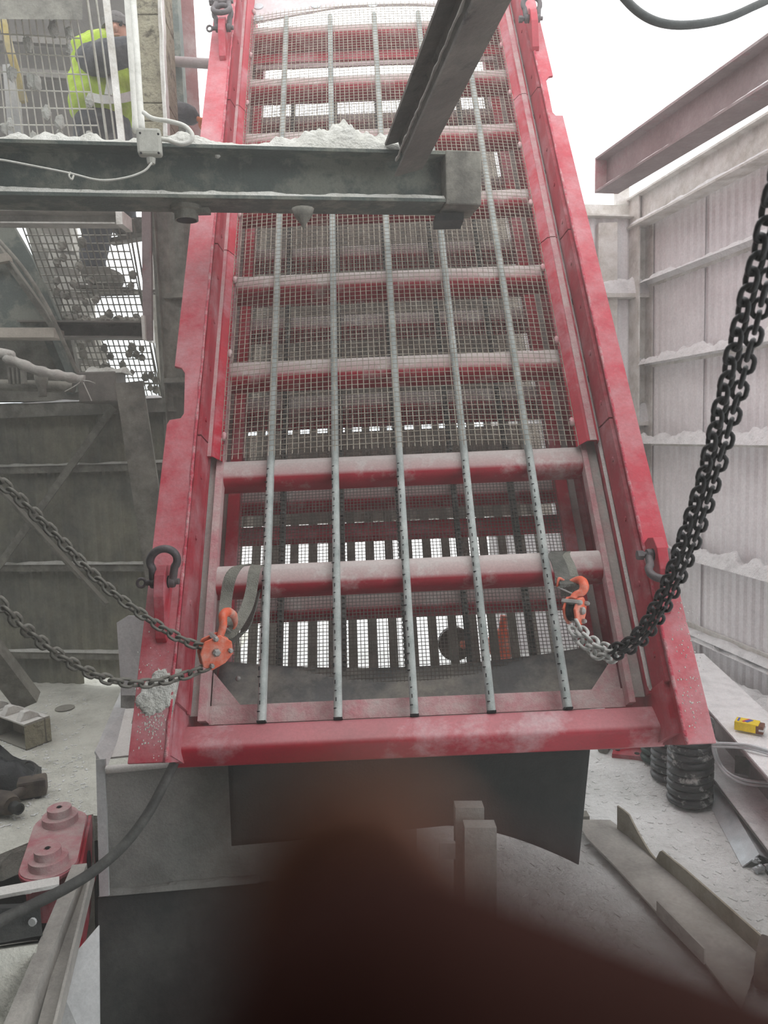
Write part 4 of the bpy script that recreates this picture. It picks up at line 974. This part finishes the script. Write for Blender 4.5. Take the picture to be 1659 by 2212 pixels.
st = thing('steel_stair', 'dusty steel stair behind the left part of the sloping grid, pale and brown stringers', 'stair', W(214,840,6.1))
for w_, m_, a, b in ((.20,M_strut,(112,455,5.9),(214,840,6.1)), (.05,M_frame,(150,455,5.8),(238,850,6.0)), (.16,M_steeld,(68,455,6.0),(178,840,6.2))):
    a, b = W(*a), W(*b); c = a+(b-a)*(a.z/(a.z-b.z))
    MB().prism(Bprof(w_,.03), a, c, (0,-1,0)).build('stringer', m_, st)
for x, y in ((96,520),(112,560),(126,610),(142,660),(170,760),(182,800)):
    MB().prism(Bprof(.03,.10), W(x-6,y,5.7), W(x+62,y+8,5.7), (0,0,1)).build('tread', M_plate, st)
# ================================================================== RIGHT SIDE
p0 = W(1311,380,5.0); p1 = W(1720,112,3.32); p1 = p1+(p1-p0)*1.2
t = thing('steel_beam', 'pinkish grey I-beam overhead at the right, ending above the wall corner', 'beam', p0)
mb = MB(); mb.prism(Iprof(.17,.225,.014,.012), p0, p1, (0,0,1)); mb.build('web_and_flanges', M_pink, t)
bd = (p1-p0).normalized(); MB().prism(Bprof(.17,.225), p0-(p1-p0).normalized()*.006, p0+(p1-p0).normalized()*.006, (0,0,1)).build('end_plate', M_rim, t)
bd = (p1-p0).normalized(); bs_ = bd.cross(Vector((0,0,1))).normalized(); 
if bs_.x > 0: bs_ = -bs_
h = MB(); h.heap(p0+Vector((0,0,-.098))+bs_*.084, p1+Vector((0,0,-.098))+bs_*.084, -bs_*.05, .014, nl=120, nw=4, seed=5); h.build('flange_dust', M_dustw, t, kind='stuff')
h = MB(); h.heap(p0+Vector((0,0,.113))+bs_*.084, p1+Vector((0,0,.113))+bs_*.084, -bs_*.16, .03, nl=120, nw=6, seed=15); h.build('top_dust', M_dustw, t, kind='stuff')
cable('power_cable', 'thick dark cable hanging in a loop at the top right corner', 'cable', [(1180,-420,2.0),(1240,-200,2.0),(1300,-70,2.0),(1345,-8,2.0),(1385,30,2.0),(1430,50,2.0),(1487,54,2.0),(1560,42,2.0),(1620,18,2.0),(1690,-20,2.0),(1830,-130,2.0),(1950,-330,2.0)], .0112, M_cable, n=12)
# springs
def spring(px, py, R, wire, turns, pitch, label, m, grp=None):
    c = onz(px, py, 0); c.y += 0; t = thing('coil_spring', label, 'spring', c, grp)
    pts = []
    N = int(turns*22)
    for i in range(N+1):
        a = 2*math.pi*i/22; z = wire+min(i/22, turns)*pitch
        if i < 22: z = wire+pitch*(i/22)**2*.9
        pts.append(c+Vector((math.cos(a)*(R-wire), math.sin(a)*(R-wire), z)))
    MB().tube(pts, wire, 8).build('coil', m, t, smooth=True)
    MB().lathe([(R*.62,0),(R*.62,turns*pitch*.9)], c, (0,0,1), 20).build('black_core', M_black, t)  # plain black cylinder filling the inside of the coil
    return t
spring(1490,1735,.101,.0178,11,.0335,'front and largest view black coil spring standing at the lower right', M_spring)
spring(1451,1683,.099,.0175,11,.0335,'middle black coil spring half hidden behind the front one', M_spring)
spring(1425,1645,.095,.0170,11,.0335,'rear greenish black coil spring at the left of the row', M_springg)
# red bracket behind the springs
t = thing('spring_bracket', 'red spring bracket with a drilled base plate behind the coil springs', 'bracket', onz(1360,1625,0))
q0 = onz(1322,1637,0); q1_ = onz(1440,1648,0); q2 = onz(1440,1610,0); q3 = onz(1332,1600,0)
MB().hexa([q0,q1_,q2,q3], [q+Vector((0,0,.022)) for q in (q0,q1_,q2,q3)]).build('base_plate', M_red, t)
for px, py in ((1334,1620),(1376,1628)):
    MB().lathe([(.013,0),(.013,.003)], onz(px,py,.022)+Vector((0,0,.0)), (0,0,1), 10).build('hole', M_black, t)
w0 = onz(1330,1606,.02); w1_ = onz(1440,1606,.02)
mb = MB(); mb.box((w0+w1_)/2+Vector((0,.03,.16)), (w1_-w0).length,.014,.32); up_ = mb.build('upright', M_red, t)
mb = MB(); mb.lathe([(.05,0),(.05,.01)], (w0+Vector((.14,.02,.10))), (0,-1,0), 20); mb.build('hole', M_black, t)
# hammer
t = thing('hammer', 'dusty hammer lying on the floor behind the rubber flap', 'hammer', onz(1305,1612,0))
mb = MB(); mb.tube([onz(1262,1592,.02),onz(1300,1606,.02)], .012, 8); mb.build('handle', M_steeld, t, smooth='auto')
mb = MB(); mb.tube([onz(1302,1618,.025),onz(1310,1610,.025),onz(1324,1600,.025)], [.030,.024,.022], 10); mb.build('head', M_steeld, t, smooth='auto')
# folded plate lying in the foreground
t = thing('folded_plate', 'long dusty folded steel plate lying on the floor at the lower right', 'steel plate', onz(1400,1900,0))
zp = .035
base = [onz(x,y,zp) for x, y in ((1242,1770),(1318,1771),(1352,1797),(1398,1840),(1432,1868),(1480,1910),(1560,1988),(1642,2065),(1600,2180),(1522,2078),(1421,1972),(1330,1872),(1270,1812))]
mb = MB(); mb.poly(base, (0,0,-.008)); mb.build('flat', M_plate, t)
rgt = [(1333,1763,.10),(1345,1775,.10),(1358,1786,.095),(1362,1800,.075),(1372,1815,.05),(1386,1830,.03),(1400,1845,.012),(1414,1857,.006),(1420,1849,.05),(1424,1852,.06),(1480,1900,.062),(1560,1970,.064),(1648,2050,.066)]
mb = MB(); vs = []; fs = []
bot = [(1333,1790),(1345,1799),(1358,1808),(1366,1815),(1378,1825),(1390,1836),(1403,1848),(1416,1860),(1424,1867),(1428,1870),(1482,1916),(1560,1988),(1648,2070)]
for i, ((x,y,h_),(bx,by)) in enumerate(zip(rgt, bot)):
    b = onz(bx,by,zp); 
    vs += [b, b+Vector((0,0,h_)), b+Vector((.007,.003,h_)), b+Vector((.007,.003,0))]
for i in range(len(rgt)-1):
    for k in range(4): fs.append((4*i+k, 4*i+(k+1)%4, 4*i+4+(k+1)%4, 4*i+4+k))
fs += [(0,1,2,3), tuple(4*(len(rgt)-1)+k for k in (3,2,1,0))]
mb.add(vs, fs); mb.build('torn_upstand', mat('tan_stained_plate', (.27,.24,.18), (.42,.39,.33), .35, 5, .9), t)
a = onz(1421,1975,zp); b = onz(1524,2082,zp)
mb = MB(); mb.poly([a, b, b+Vector((0,0,.052)), a+Vector((0,0,.052))], (-.006,-.003,0)); mb.build('left_upstand', M_plate, t)
for px, py, z in ((1262,1778,0),(1560,2010,0)):
    q = onz(px,py,0); MB().box(q+Vector((0,.03,.013)), .05,.05,.028).build('packer', M_steeld, t)
# post fragments in front of the flap
t = thing('steel_bracket_box', 'grey steel box bracket standing under the rubber flap', 'bracket', W(1030,1850,2.35))
def pxbox(x0, y0, x1, y1, z, dep, name, m, par, bev=0):
    bq = [W(x0,y1,z),W(x1,y1,z),W(x1,y1,z)+fwd*dep,W(x0,y1,z)+fwd*dep]; tq = [W(x0,y0,z),W(x1,y0,z),W(x1,y0,z)+fwd*dep,W(x0,y0,z)+fwd*dep]
    return MB().hexa(bq, tq).build(name, m, par, bevel=bev)
pxbox(984,1745,1046,2450,2.42,.06,'back_plate', M_chute, t)
pxbox(1004,1788,1073,2450,2.34,.06,'front_plate', M_chute, t)
pxbox(950,1822,984,1856,2.40,.02,'side_tab', M_pale, t)
# long steel sections along the right
def rail(lab, name, px0, px1, z, prof, m, ext=.6, side=(0,0,1)):
    a = onz(*px0, z); b = onz(*px1, z); d = (b-a).normalized()
    t = thing(name, lab, 'beam', a); mb = MB(); mb.prism(prof, a-d*ext, b+d*ext, side); mb.build('steel_section', m, t); return t
a = onz(1512,1455,.34); b = onz(1659,1605,.34); d = (b-a).normalized(); sr = d.cross(Vector((0,0,1)))
t = thing('long_beam', 'long pale I-beam lying along the right wall with a yellow pack on it', 'beam', a)
mb = MB(); mb.prism(Iprof(.26,.33,.015,.012), a-d*.35-Vector((0,0,.165)), b+d*.9-Vector((0,0,.165)), (0,0,1)); mb.build('steel_section', M_pink, t)
mb = MB(); mb.prism(Bprof(.255,.006), a-d*.35+Vector((0,0,.003)), b+d*.9+Vector((0,0,.003)), (0,0,1)); mb.build('dust_layer', M_dustw, t, kind='stuff')
a2_ = onz(1560,1655,.10); b2_ = onz(1659,1775,.10); d2 = (b2_-a2_).normalized()
t = thing('long_channel', 'long dusty white channel on the floor left of the pale I-beam', 'beam', a2_)
dn_ = Vector((0,0,.052))
mb = MB(); mb.prism(Iprof(.17,.095,.010,.010), a2_-d2*.75-dn_, b2_+d2*.9-dn_, (0,0,1)); mb.build('steel_section', M_strut, t)
mb = MB(); mb.prism(Bprof(.165,.005), a2_-d2*.75-Vector((0,0,.002)), b2_+d2*.9-Vector((0,0,.002)), (0,0,1)); mb.build('dust_layer', M_dustw, t, kind='stuff')
a3 = onz(1608,1668,.10); b3 = onz(1650,1705,.10)
t = thing('angle_cleat', 'small dark cleat with a round bolt between the steel sections', 'cleat', a3)
mb = MB(); mb.box((a3+b3)/2+Vector((.0,.03,.05)), .13,.012,.08, Matrix.Rotation(-.5,3,'Z')); mb.build('cleat_plate', M_strut, t)
mb = MB(); mb.lathe([(.012,0),(.012,.012)], (a3+b3)/2+Vector((.02,.02,.05)), (-.4,-1,0), 8); mb.build('bolt', M_bolt, t)
# galvanised angle
a = onz(1549,1690,.06); b = onz(1640,1845,.06); d = (b-a).normalized(); sr = d.cross(Vector((0,0,1)))
t = thing('galvanised_angle', 'bright galvanised steel angle lying beside the front coil spring', 'steel angle', a)
rs = (1 if sr.x > 0 else -1)
mb = MB(); mb.add([a, b, b+sr*rs*.072+Vector((0,0,-.03)), a+sr*rs*.072+Vector((0,0,-.03)), a-sr*rs*.060+Vector((0,0,-.055)), b-sr*rs*.060+Vector((0,0,-.055))], [(0,1,2,3),(0,4,5,1)])
o = mb.build('angle_faces', M_galv, t); sm = o.modifiers.new('solid','SOLIDIFY'); sm.thickness = .005
for i in range(5):
    q = b+Vector((random.uniform(-.03,.03), random.uniform(-.04,.0), -.02-random.random()*.03)); MB().blob(q, .016,.012,.012, 7, 5, .6, seed=i).build('torn_end', M_galv, t)
# yellow pack
c = onz(1614,1577,.355)
t = thing('yellow_pack', 'small yellow pack with brown end lying on the long pale beam', 'pack', c)
R_ = Matrix.Rotation(-.62,3,'Z')
MB().box(c+Vector((0,0,.022)), .095,.062,.04, R_).build('carton', M_yel, t, bevel=.003)
MB().box(c+R_@Vector((.052,-.004,.020)), .030,.056,.036, R_).build('flap_end', M_brown, t, bevel=.003)
MB().box(c+R_@Vector((.060,-.004,.020)), .020,.059,.008, R_).build('band', M_pale, t)
MB().box(c+R_@Vector((-.004,.0,.0428)), .012,.046,.001, R_@Matrix.Rotation(-.5,3,'Z')).build('red_stripe', M_redp, t)
MB().box(c+R_@Vector((.006,.0,.0430)), .016,.040,.001, R_@Matrix.Rotation(-.5,3,'Z')).build('blue_print', M_blue, t)
MB().box(c+R_@Vector((-.034,.0,.0428)), .008,.040,.001, R_).build('blue_print', M_blue, t)
# cables at the right
for k, dy in enumerate((0,7)):
    cable('power_cable', ['upper of the two grey cables crossing the beams at the right edge','lower of the two grey cables crossing the beams at the right edge'][k], 'cable', [(1538,1606+dy,3.15),(1565,1606+dy,3.12),(1600,1608+dy,3.08),(1635,1614+dy,3.03),(1720,1640+dy,2.95)], .0065, M_galv)
    cable('power_cable', ['outer grey cable curving down beside the front spring','inner grey cable curving down beside the front spring'][k], 'cable', [(1540+dy*.7,1600,3.2),(1541+dy*.7,1622,3.2),(1552+dy*.8,1652,3.2),(1575+dy*.5,1677-dy*.6,3.15),(1610,1692-dy,3.1),(1659,1698-dy,3.05),(1720,1704-dy,3.0)], .0065, M_galv)
o = MB().tube([onz(1640,2075,.07),onz(1760,2120,.07)], .075, 20).build('round_pipe', M_tool, smooth='auto'); tag(o, 'dark round pipe end at the lower right corner', 'pipe')
# ================================================================== LOWER LEFT
pit = MB(); pit.box((-1.5, 2, -1.62), 9, 9, .1); pit.build('dark_pit_floor', M_chuted, kind='structure')  # dark floor put in under the platform so the pit stays black
for (a, b) in (((-5.6,-1.2),(-5.6,6.5)),((-5.6,6.45),(2.9,6.45)),((2.9,-1.2),(2.9,6.45))):
    mb = MB(); mb.prism(Bprof(.08,1.5), Vector((*a,-.87)), Vector((*b,-.87)), (0,0,1)); mb.build('dark_pit_skirt', M_chuted, kind='structure')  # skirt added around the pit to shut daylight out
# chute box
t = thing('steel_chute', 'large dark grey steel chute box with a rolled rim below the frame', 'chute', W(230,1930,2.5))
ZA = 2.80; A = W(229,1663,ZA); D_ = W(233,1937,2.78)
def sheet(pts, name, m, par, th=.008, off=None):
    pts = [Vector(p) for p in pts]; nrm = (pts[1]-pts[0]).cross(pts[2]-pts[0]).normalized()
    return MB().poly(pts, off or nrm*th).build(name, m, par)
B2 = W(900,1596,2.95); C2 = W(900,1872,2.93)
sheet([A,B2,C2,D_], 'front_sheet', M_chute, t)
MB().tube([A+Vector((0,0,.0)), B2], .015, 10).build('rolled_rim', M_frame, t, smooth='auto')
E = W(250,1505,3.35); 
sheet([A, W(205,1622,2.9), W(262,1490,3.5), W(296,1492,3.5)], 'upper_lip', M_pale, t)
sheet([A, D_, W(214,1935,2.95), W(207,1625,2.95)], 'side_sheet', M_pale, t)
sheet([W(236,1640,2.90), W(520,1610,2.95), W(520,1520,3.3), W(262,1535,3.3)], 'inner_slope', M_frame, t)
sheet([W(262,1540,3.3), W(520,1520,3.3), W(520,1478,3.35), W(262,1490,3.35)], 'back_sheet', M_chute, t)
# lower black body
sheet([W(212,1940,2.76), W(900,1875,2.91), W(900,2900,2.2), W(212,2900,2.2)], 'lower_body', M_chuted, t)
sheet([W(212,1940,2.76), W(212,2900,2.2), W(170,2900,2.6), W(205,1945,3.0)], 'lower_side', M_chuted, t)
h = MB(); h.heap(W(212,1938,2.75), W(560,1908,2.82), Vector((0,.05,0)), .02, nl=60, nw=4, seed=3); h.build('seam_dust', M_chute, t, kind='stuff')
# corner strip (pale) of the chute
beam('corner_strip', 'narrow pale steel strip down the left corner of the chute', 'steel strip', Bprof(.035,.01), W(218,1640,2.82), W(226,1935,2.74), (0,-1,0), M_pale)
# pale sheets leaning beside the frame
t = thing('pale_sheet', 'tall pale steel sheet standing behind the lower left flange', 'steel sheet', W(280,1500,3.3))
sheet([W(252,1345,3.4), W(276,1330,3.4), W(330,1330,3.4), W(330,1502,3.3), W(262,1502,3.3)], 'sheet_body', M_pale, t)
t = thing('pale_sheet', 'pale blue grey sheet with a cut corner at the bottom left', 'steel sheet', W(170,2212,2.1))
sheet([W(214,1998,2.42), W(216,2330,2.1), W(105,2330,2.1), W(120,2108,2.25)], 'sheet_body', M_pale, t)
# black hose
cable('air_hose', 'black hose curving from under the left flange down to the left edge', 'hose', [(398,1590,2.62),(384,1632,2.5),(356,1690,2.42),(318,1760,2.34),(268,1825,2.28),(205,1880,2.22),(140,1920,2.15),(70,1955,2.08),(0,1990,2.0),(-60,2030,1.95)], .0165, M_hose, n=10)
# hollow rail piece with three clips
A0 = onz(58,1622,0); B0 = onz(112,1601,0); C0 = onz(-70,1572,0)
ex = (B0-A0); ey = (C0-A0); hz_ = Vector((0,0,.150))
t = thing('rail_box', 'hollow dusty steel block with three clips on top, at the far left', 'steel block', A0)
D0 = A0+ex+ey
for z0, z1, nm in ((0,.008,'bottom_plate'),(.142,.15,'top_plate')):
    MB().hexa([A0+Vector((0,0,z0)),B0+Vector((0,0,z0)),D0+Vector((0,0,z0)),C0+Vector((0,0,z0))],[A0+Vector((0,0,z1)),B0+Vector((0,0,z1)),D0+Vector((0,0,z1)),C0+Vector((0,0,z1))]).build(nm, M_frame if z0 else M_steeld, t)
MB().poly([A0,B0,B0+hz_,A0+hz_], ey.normalized()*.01).build('end_plate', M_block, t)
MB().poly([A0+ex*.75,A0+ex*.75+ey,A0+ex*.75+ey+hz_,A0+ex*.75+hz_], ex.normalized()*.01).build('web', M_tan, t)
MB().poly([A0+ey*.52,A0+ex*.75+ey*.52,A0+ex*.75+ey*.52+hz_,A0+ey*.52+hz_], ey.normalized()*.01).build('stiffener', M_steeld, t)
for k in range(3):
    c = A0+ex*.45+ey*(.12+.25*k)+hz_
    mb = MB(); mb.prism([(-.06,0),(.06,0),(.05,.02),(.0,.05),(-.03,.05)], c-ey.normalized()*.02, c+ey.normalized()*.03, (0,0,1)); mb.build('clip', M_frame, t, bevel=.004)
mb = MB(); c = onz(140,1530,.004); mb.lathe([(.060,0),(.060,.004)], c, (0,0,1), 24); t = mb.build('grinding_disc', M_steeld); tag(t, 'dark round grinding disc lying on the left floor', 'disc')
MB().lathe([(.010,.004),(.010,.0055)], c, (0,0,1), 10).build('hub', M_pale, None) if False else None
# black bag and tool
c = onz(20,1705,0)
mb = MB(); 
vs = []; fs = []; nu, nv = 26, 14
for i in range(nu+1):
    for j in range(nv+1):
        a, b = i/nu, j/nv
        q = onz(-60+150*a, 1735-80*b*(1-.15*a)-10*a, 0)
        hgt = .16*math.sin(math.pi*min(1,a*1.02))**.6*math.sin(math.pi*b)**.5*(1+.8*noise.noise(q*7))+.05*noise.noise(q*16)*math.sin(math.pi*a)*math.sin(math.pi*b)
        vs.append(q+Vector((0,0,max(0,hgt))))
for i in range(nu):
    for j in range(nv): fs.append((i*(nv+1)+j,(i+1)*(nv+1)+j,(i+1)*(nv+1)+j+1,i*(nv+1)+j+1))
mb.add(vs, fs); o = mb.build('black_bag', M_bag, smooth=True); tag(o, 'crumpled black plastic bag on the floor at the left edge', 'bag')
t = thing('impact_wrench', 'grimy cordless impact wrench lying in front of the black bag', 'power tool', onz(40,1740,0))
MB().tube([onz(-20,1728,.05),onz(12,1735,.055),onz(26,1741,.055)], [.05,.055,.042], 14).build('motor_housing', M_tool, t, smooth='auto')
MB().lathe([(.026,0),(.026,.06),(.018,.06),(.018,.05)], onz(26,1741,.05), (onz(46,1750,.05)-onz(26,1741,.05)), 14).build('socket', M_bag, t, smooth='auto')
MB().tube([onz(15,1728,.06),onz(40,1712,.055),onz(58,1702,.05)], [.026,.022,.026], 10).build('grip', M_tool, t, smooth='auto')
MB().box(onz(70,1698,.05), .13,.09,.085, Matrix.Rotation(.35,3,'Z')).build('battery', M_tool, t, bevel=.012)
MB().tube(cr([onz(60,1690,.08),onz(78,1660,.10),onz(62,1645,.11),onz(40,1660,.10)],5), .006, 6).build('strap_loop', M_bag, t, smooth=True)
# red double spring seat
TZ = 2.72
t = thing('spring_mount', 'dull red spring seat with two stepped round bosses at the lower left', 'bracket', W(110,1900,TZ))
Ra = W(125,1808,2.85); 
zt_ = .0
pA_ = W(104,1850,2.62); pB_ = W(132,1793,2.92); zt_ = (pA_.z+pB_.z)/2; pA_.z = pB_.z = zt_
dx = (pB_-pA_).normalized(); sx_ = Vector((dx.y,-dx.x,0)); r_ = .098
prof = []
for i in range(13):
    a = math.pi*i/12; prof.append(pA_-dx*math.sin(a)*r_+sx_*math.cos(a)*r_)
for i in range(13):
    a = math.pi*i/12; prof.append(pB_+dx*math.sin(a)*r_-sx_*math.cos(a)*r_)
MB().poly([p for p in prof], (0,0,-.016)).build('top_plate', M_red, t, bevel=.003)
MB().poly([p+Vector((0,0,.001)) for p in [(pA_+pB_)/2+((q-(pA_+pB_)/2)*.97) for q in prof]], (0,0,.002)).build('plate_dust', M_rim, t)
for p in (pA_, pB_):
    MB().lathe([(.066,.0),(.066,.032),(.045,.034),(.045,.062),(.012,.063),(.012,.058)], p, (0,0,1), 28).build('boss', M_rim, t, smooth='auto')
    MB().lathe([(.008,.063),(.008,.066)], p, (0,0,1), 10).build('centre_hole', M_black, t)
body_ = [(pA_+pB_)/2+((q-(pA_+pB_)/2)*.86) for q in prof]
MB().poly([p-Vector((0,0,.016)) for p in body_], (0,0,-.16)).build('body', M_red, t)
MB().poly([p+sx_*r_*.98+Vector((0,0,-.02)) for p in (pA_-dx*.06,pB_+dx*.06)]+[pB_+dx*.06+sx_*r_*.98-Vector((0,0,.28)), pA_-dx*.16+sx_*r_*.98-Vector((0,0,.28))], sx_*.012).build('side_cheek', M_red, t)
MB().lathe([(.05,0),(.05,.004)], (pA_+pB_)/2+sx_*(r_+.012)-Vector((0,0,.11)), sx_, 20).build('hole', M_black, t)
f0 = pA_-dx*.16+sx_*.05-Vector((0,0,.28)); 
MB().box(f0+Vector((0,0,-.008)), .16,.10,.016, Matrix.Rotation(math.atan2(dx.y,dx.x)-math.pi/2,3,'Z')).build('foot_plate', M_red, t)
MB().lathe([(.016,0),(.016,.014)], f0, (0,0,1), 6).build('bolt', M_bag, t)
# steel framing below the spring seat
def frm(lab, p, q, w_, h_, m, up=(0,0,1), prof=None, nm='frame_beam'):
    mb = MB(); mb.prism(prof or Bprof(w_,h_), p, q, up); o = mb.build(nm, m); tag(o, lab, 'beam'); return o
frm('long dusty channel rail descending to the bottom left edge', W(190,1890,2.62), W(20,2330,1.82), .07,.05, M_plate, prof=Cprof(.05,.09,.008))
frm('second dusty rail right of the channel rail at the bottom left', W(205,1900,2.60), W(105,2330,1.86), .05,.05, M_plate, prof=Lprof(.06,.05,.008))
frm('pale flat crossing behind the black hose at the lower left', W(-60,1940,2.35), W(128,1905,2.45), .05,.012, M_frame)
frm('thin pale upright brace left of the red spring seat', W(60,1925,2.5), W(105,1860,2.75), .02,.02, M_frame)
t = thing('dark_bracket', 'dark box bracket with a round nut under the black hose', 'bracket', W(45,1990,2.2))
MB().hexa([W(-40,2045,2.15),W(92,2020,2.25),W(92,2020,2.40),W(-40,2045,2.3)],[W(-40,1965,2.15),W(86,1958,2.25),W(86,1950,2.40),W(-40,1955,2.3)]).build('bracket_box', M_chuted, t)
MB().lathe([(.012,0),(.012,.008)], W(72,1990,2.22), (-.1,-1,.1), 10).build('nut', M_pale, t)
MB().hexa([W(-60,2330,1.95),W(30,2330,1.95),W(30,2330,2.1),W(-60,2330,2.1)],[W(-60,2060,2.12),W(82,2040,2.2),W(82,2030,2.4),W(-60,2050,2.35)]).build('lower_plate', M_floorl, t)
frm('vertical steel post behind the red spring seat', W(188,1765,3.05), W(192,2100,2.7), .05,.04, M_steeld)
# the cover added out of view to shade the left side follows further down

# crumbs and flakes of dry dust scattered on the floors
mb = MB()
for i in range(900):
    px, py = random.uniform(1080,1659), random.uniform(1640,2180)
    q = onz(px, py, 0); r = random.uniform(.003,.011)
    a = random.random()*6.28; R_2 = Matrix.Rotation(a,3,'Z')
    mb.box(q+Vector((0,0,r*.15)), r*2.4, r*random.uniform(.5,1.2), r*.35, R_2@Matrix.Rotation(random.uniform(-.25,.25),3,'X'))
for i in range(500):
    px, py = random.uniform(-10,215), random.uniform(1500,1790)
    q = onz(px, py, 0)
    if q.y < pA.y+.05 or q.y > 4.9 or (px > 190): continue
    r = random.uniform(.003,.010)
    mb.box(q+Vector((0,0,r*.15)), r*2.2, r, r*.4, Matrix.Rotation(random.random()*6.28,3,'Z'))
tag(mb.build('floor_crumbs', M_floor), 'crumbs and flakes of dry dust scattered over the floor', 'dust', kind='stuff')
# ================================================================== UNSEEN COVER ADDED FOR SHADE
mb = MB(); mb.box((-4.6, -.4, 3.55), 6.6, 6.0, .16); tag(mb.build('shade_platform', M_steeld), 'unseen platform slab added overhead at the left for shade', 'platform')  # slab added out of view to darken the left side
mb = MB(); mb.box((-2.4, -1.3, 3.75), 10.6, 4.2, .2); mb.build('shade_roof', M_steeld, kind='structure')  # added overhead, unseen, to darken faces turned to the camera
mb = MB(); mb.box((-2.2, -3.3, 1.6), 11, .2, 6.6); mb.build('shade_wall_behind', M_steeld, kind='structure')  # unseen wall added behind the camera to hold light back
mb = MB(); mb.box((-7.6, 1.2, 1.6), .2, 9, 6.6); mb.build('shade_wall_left', M_steeld, kind='structure')  # unseen side wall added to keep the left dark
# ================================================================== THE PHOTOGRAPHER'S HAND WITH THE PHONE
def K(x, y, z): return EYE+CR*(x*.001)+CU*(y*.001)+fwd*(z*.001)
ph = thing('phone', 'dark phone held at eye level by the photographer hand', 'phone', K(20,-55,-6))
mb = MB(); mb.poly([K(x,y,-10) for x,y in [(-15+r_x, y_) for r_x, y_ in ((6,-132),(68,-132),(74,-126),(74,13),(68,19),(6,19),(0,13),(0,-126))]], fwd*.0085)
mb.build('phone_body', M_bag, ph, bevel=.0015)
hnd = thing('hand', 'photographer hand in the near foreground, dark out-of-focus fingertip covering the bottom of the view', 'hand', K(62,-110,-30))
M_hand = mat('hand_skin_shaded', (.055,.022,.017), rough=.9, spec=.1, bump=.05, bscale=300)  # shade on the fingers put into the colour, darker than real skin
def limb(pts, rs): return MB().tube(cr([K(*q) for q in pts],6), [rs[0]+0]*1 and [rs[min(len(rs)-1,i//6)]*(1-(i%6)/6)+rs[min(len(rs)-1,i//6+1)]*((i%6)/6) for i in range((len(pts)-1)*6+1)], 16)
hb_ = MB()
def join(o): hb_.add(o.v, o.f)
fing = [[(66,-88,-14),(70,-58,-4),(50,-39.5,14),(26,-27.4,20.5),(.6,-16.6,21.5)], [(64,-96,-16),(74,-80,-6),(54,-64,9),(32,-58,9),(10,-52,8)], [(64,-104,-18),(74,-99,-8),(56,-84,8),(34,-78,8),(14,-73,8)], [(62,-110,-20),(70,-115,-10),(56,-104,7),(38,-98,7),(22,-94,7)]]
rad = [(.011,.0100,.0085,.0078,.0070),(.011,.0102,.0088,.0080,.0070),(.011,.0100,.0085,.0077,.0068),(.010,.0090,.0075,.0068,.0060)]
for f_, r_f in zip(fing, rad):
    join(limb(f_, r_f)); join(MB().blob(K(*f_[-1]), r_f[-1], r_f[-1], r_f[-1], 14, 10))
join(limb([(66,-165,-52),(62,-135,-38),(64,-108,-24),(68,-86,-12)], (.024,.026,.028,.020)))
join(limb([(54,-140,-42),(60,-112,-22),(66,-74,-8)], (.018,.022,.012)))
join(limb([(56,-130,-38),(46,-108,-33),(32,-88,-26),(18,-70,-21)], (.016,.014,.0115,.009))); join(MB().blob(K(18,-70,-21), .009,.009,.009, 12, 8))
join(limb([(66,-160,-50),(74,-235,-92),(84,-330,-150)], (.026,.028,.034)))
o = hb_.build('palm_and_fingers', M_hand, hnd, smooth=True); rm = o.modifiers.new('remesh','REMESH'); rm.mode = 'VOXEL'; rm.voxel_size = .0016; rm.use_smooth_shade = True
sm = o.modifiers.new('smooth','SMOOTH'); sm.factor = .5; sm.iterations = 4
skin('sleeve', [(K(70,-205,-76),.040),(K(84,-330,-150),.052),(K(100,-470,-240),.060)], [(0,1),(1,2)], M_cloth, hnd, 2)
mb = MB(); mb.blob(K(-1.0,-15.5,28.0), .0052,.0060,.0012, 12, 8, 0, R=Matrix((CR,CU,fwd)).transposed()); mb.build('fingernail', M_skin, hnd, smooth=True)

# ================================================================== AIRBORNE DUST
hm = bpy.data.materials.new('airborne_dust'); hm.use_nodes = True; hm.node_tree.nodes.clear()
ho = hm.node_tree.nodes.new('ShaderNodeOutputMaterial'); hv = hm.node_tree.nodes.new('ShaderNodeVolumeScatter')
hv.inputs['Color'].default_value = (.95,.95,.93,1); hv.inputs['Density'].default_value = .022; hv.inputs['Anisotropy'].default_value = .3
hm.node_tree.links.new(hv.outputs[0], ho.inputs['Volume'])
mb = MB(); mb.box((-1.0, 4.6, 2.6), 9.0, 8.6, 7.6); o = mb.build('dust_haze', hm); tag(o, 'thin pale rock dust hanging in the air around the red screen', 'haze', kind='stuff')
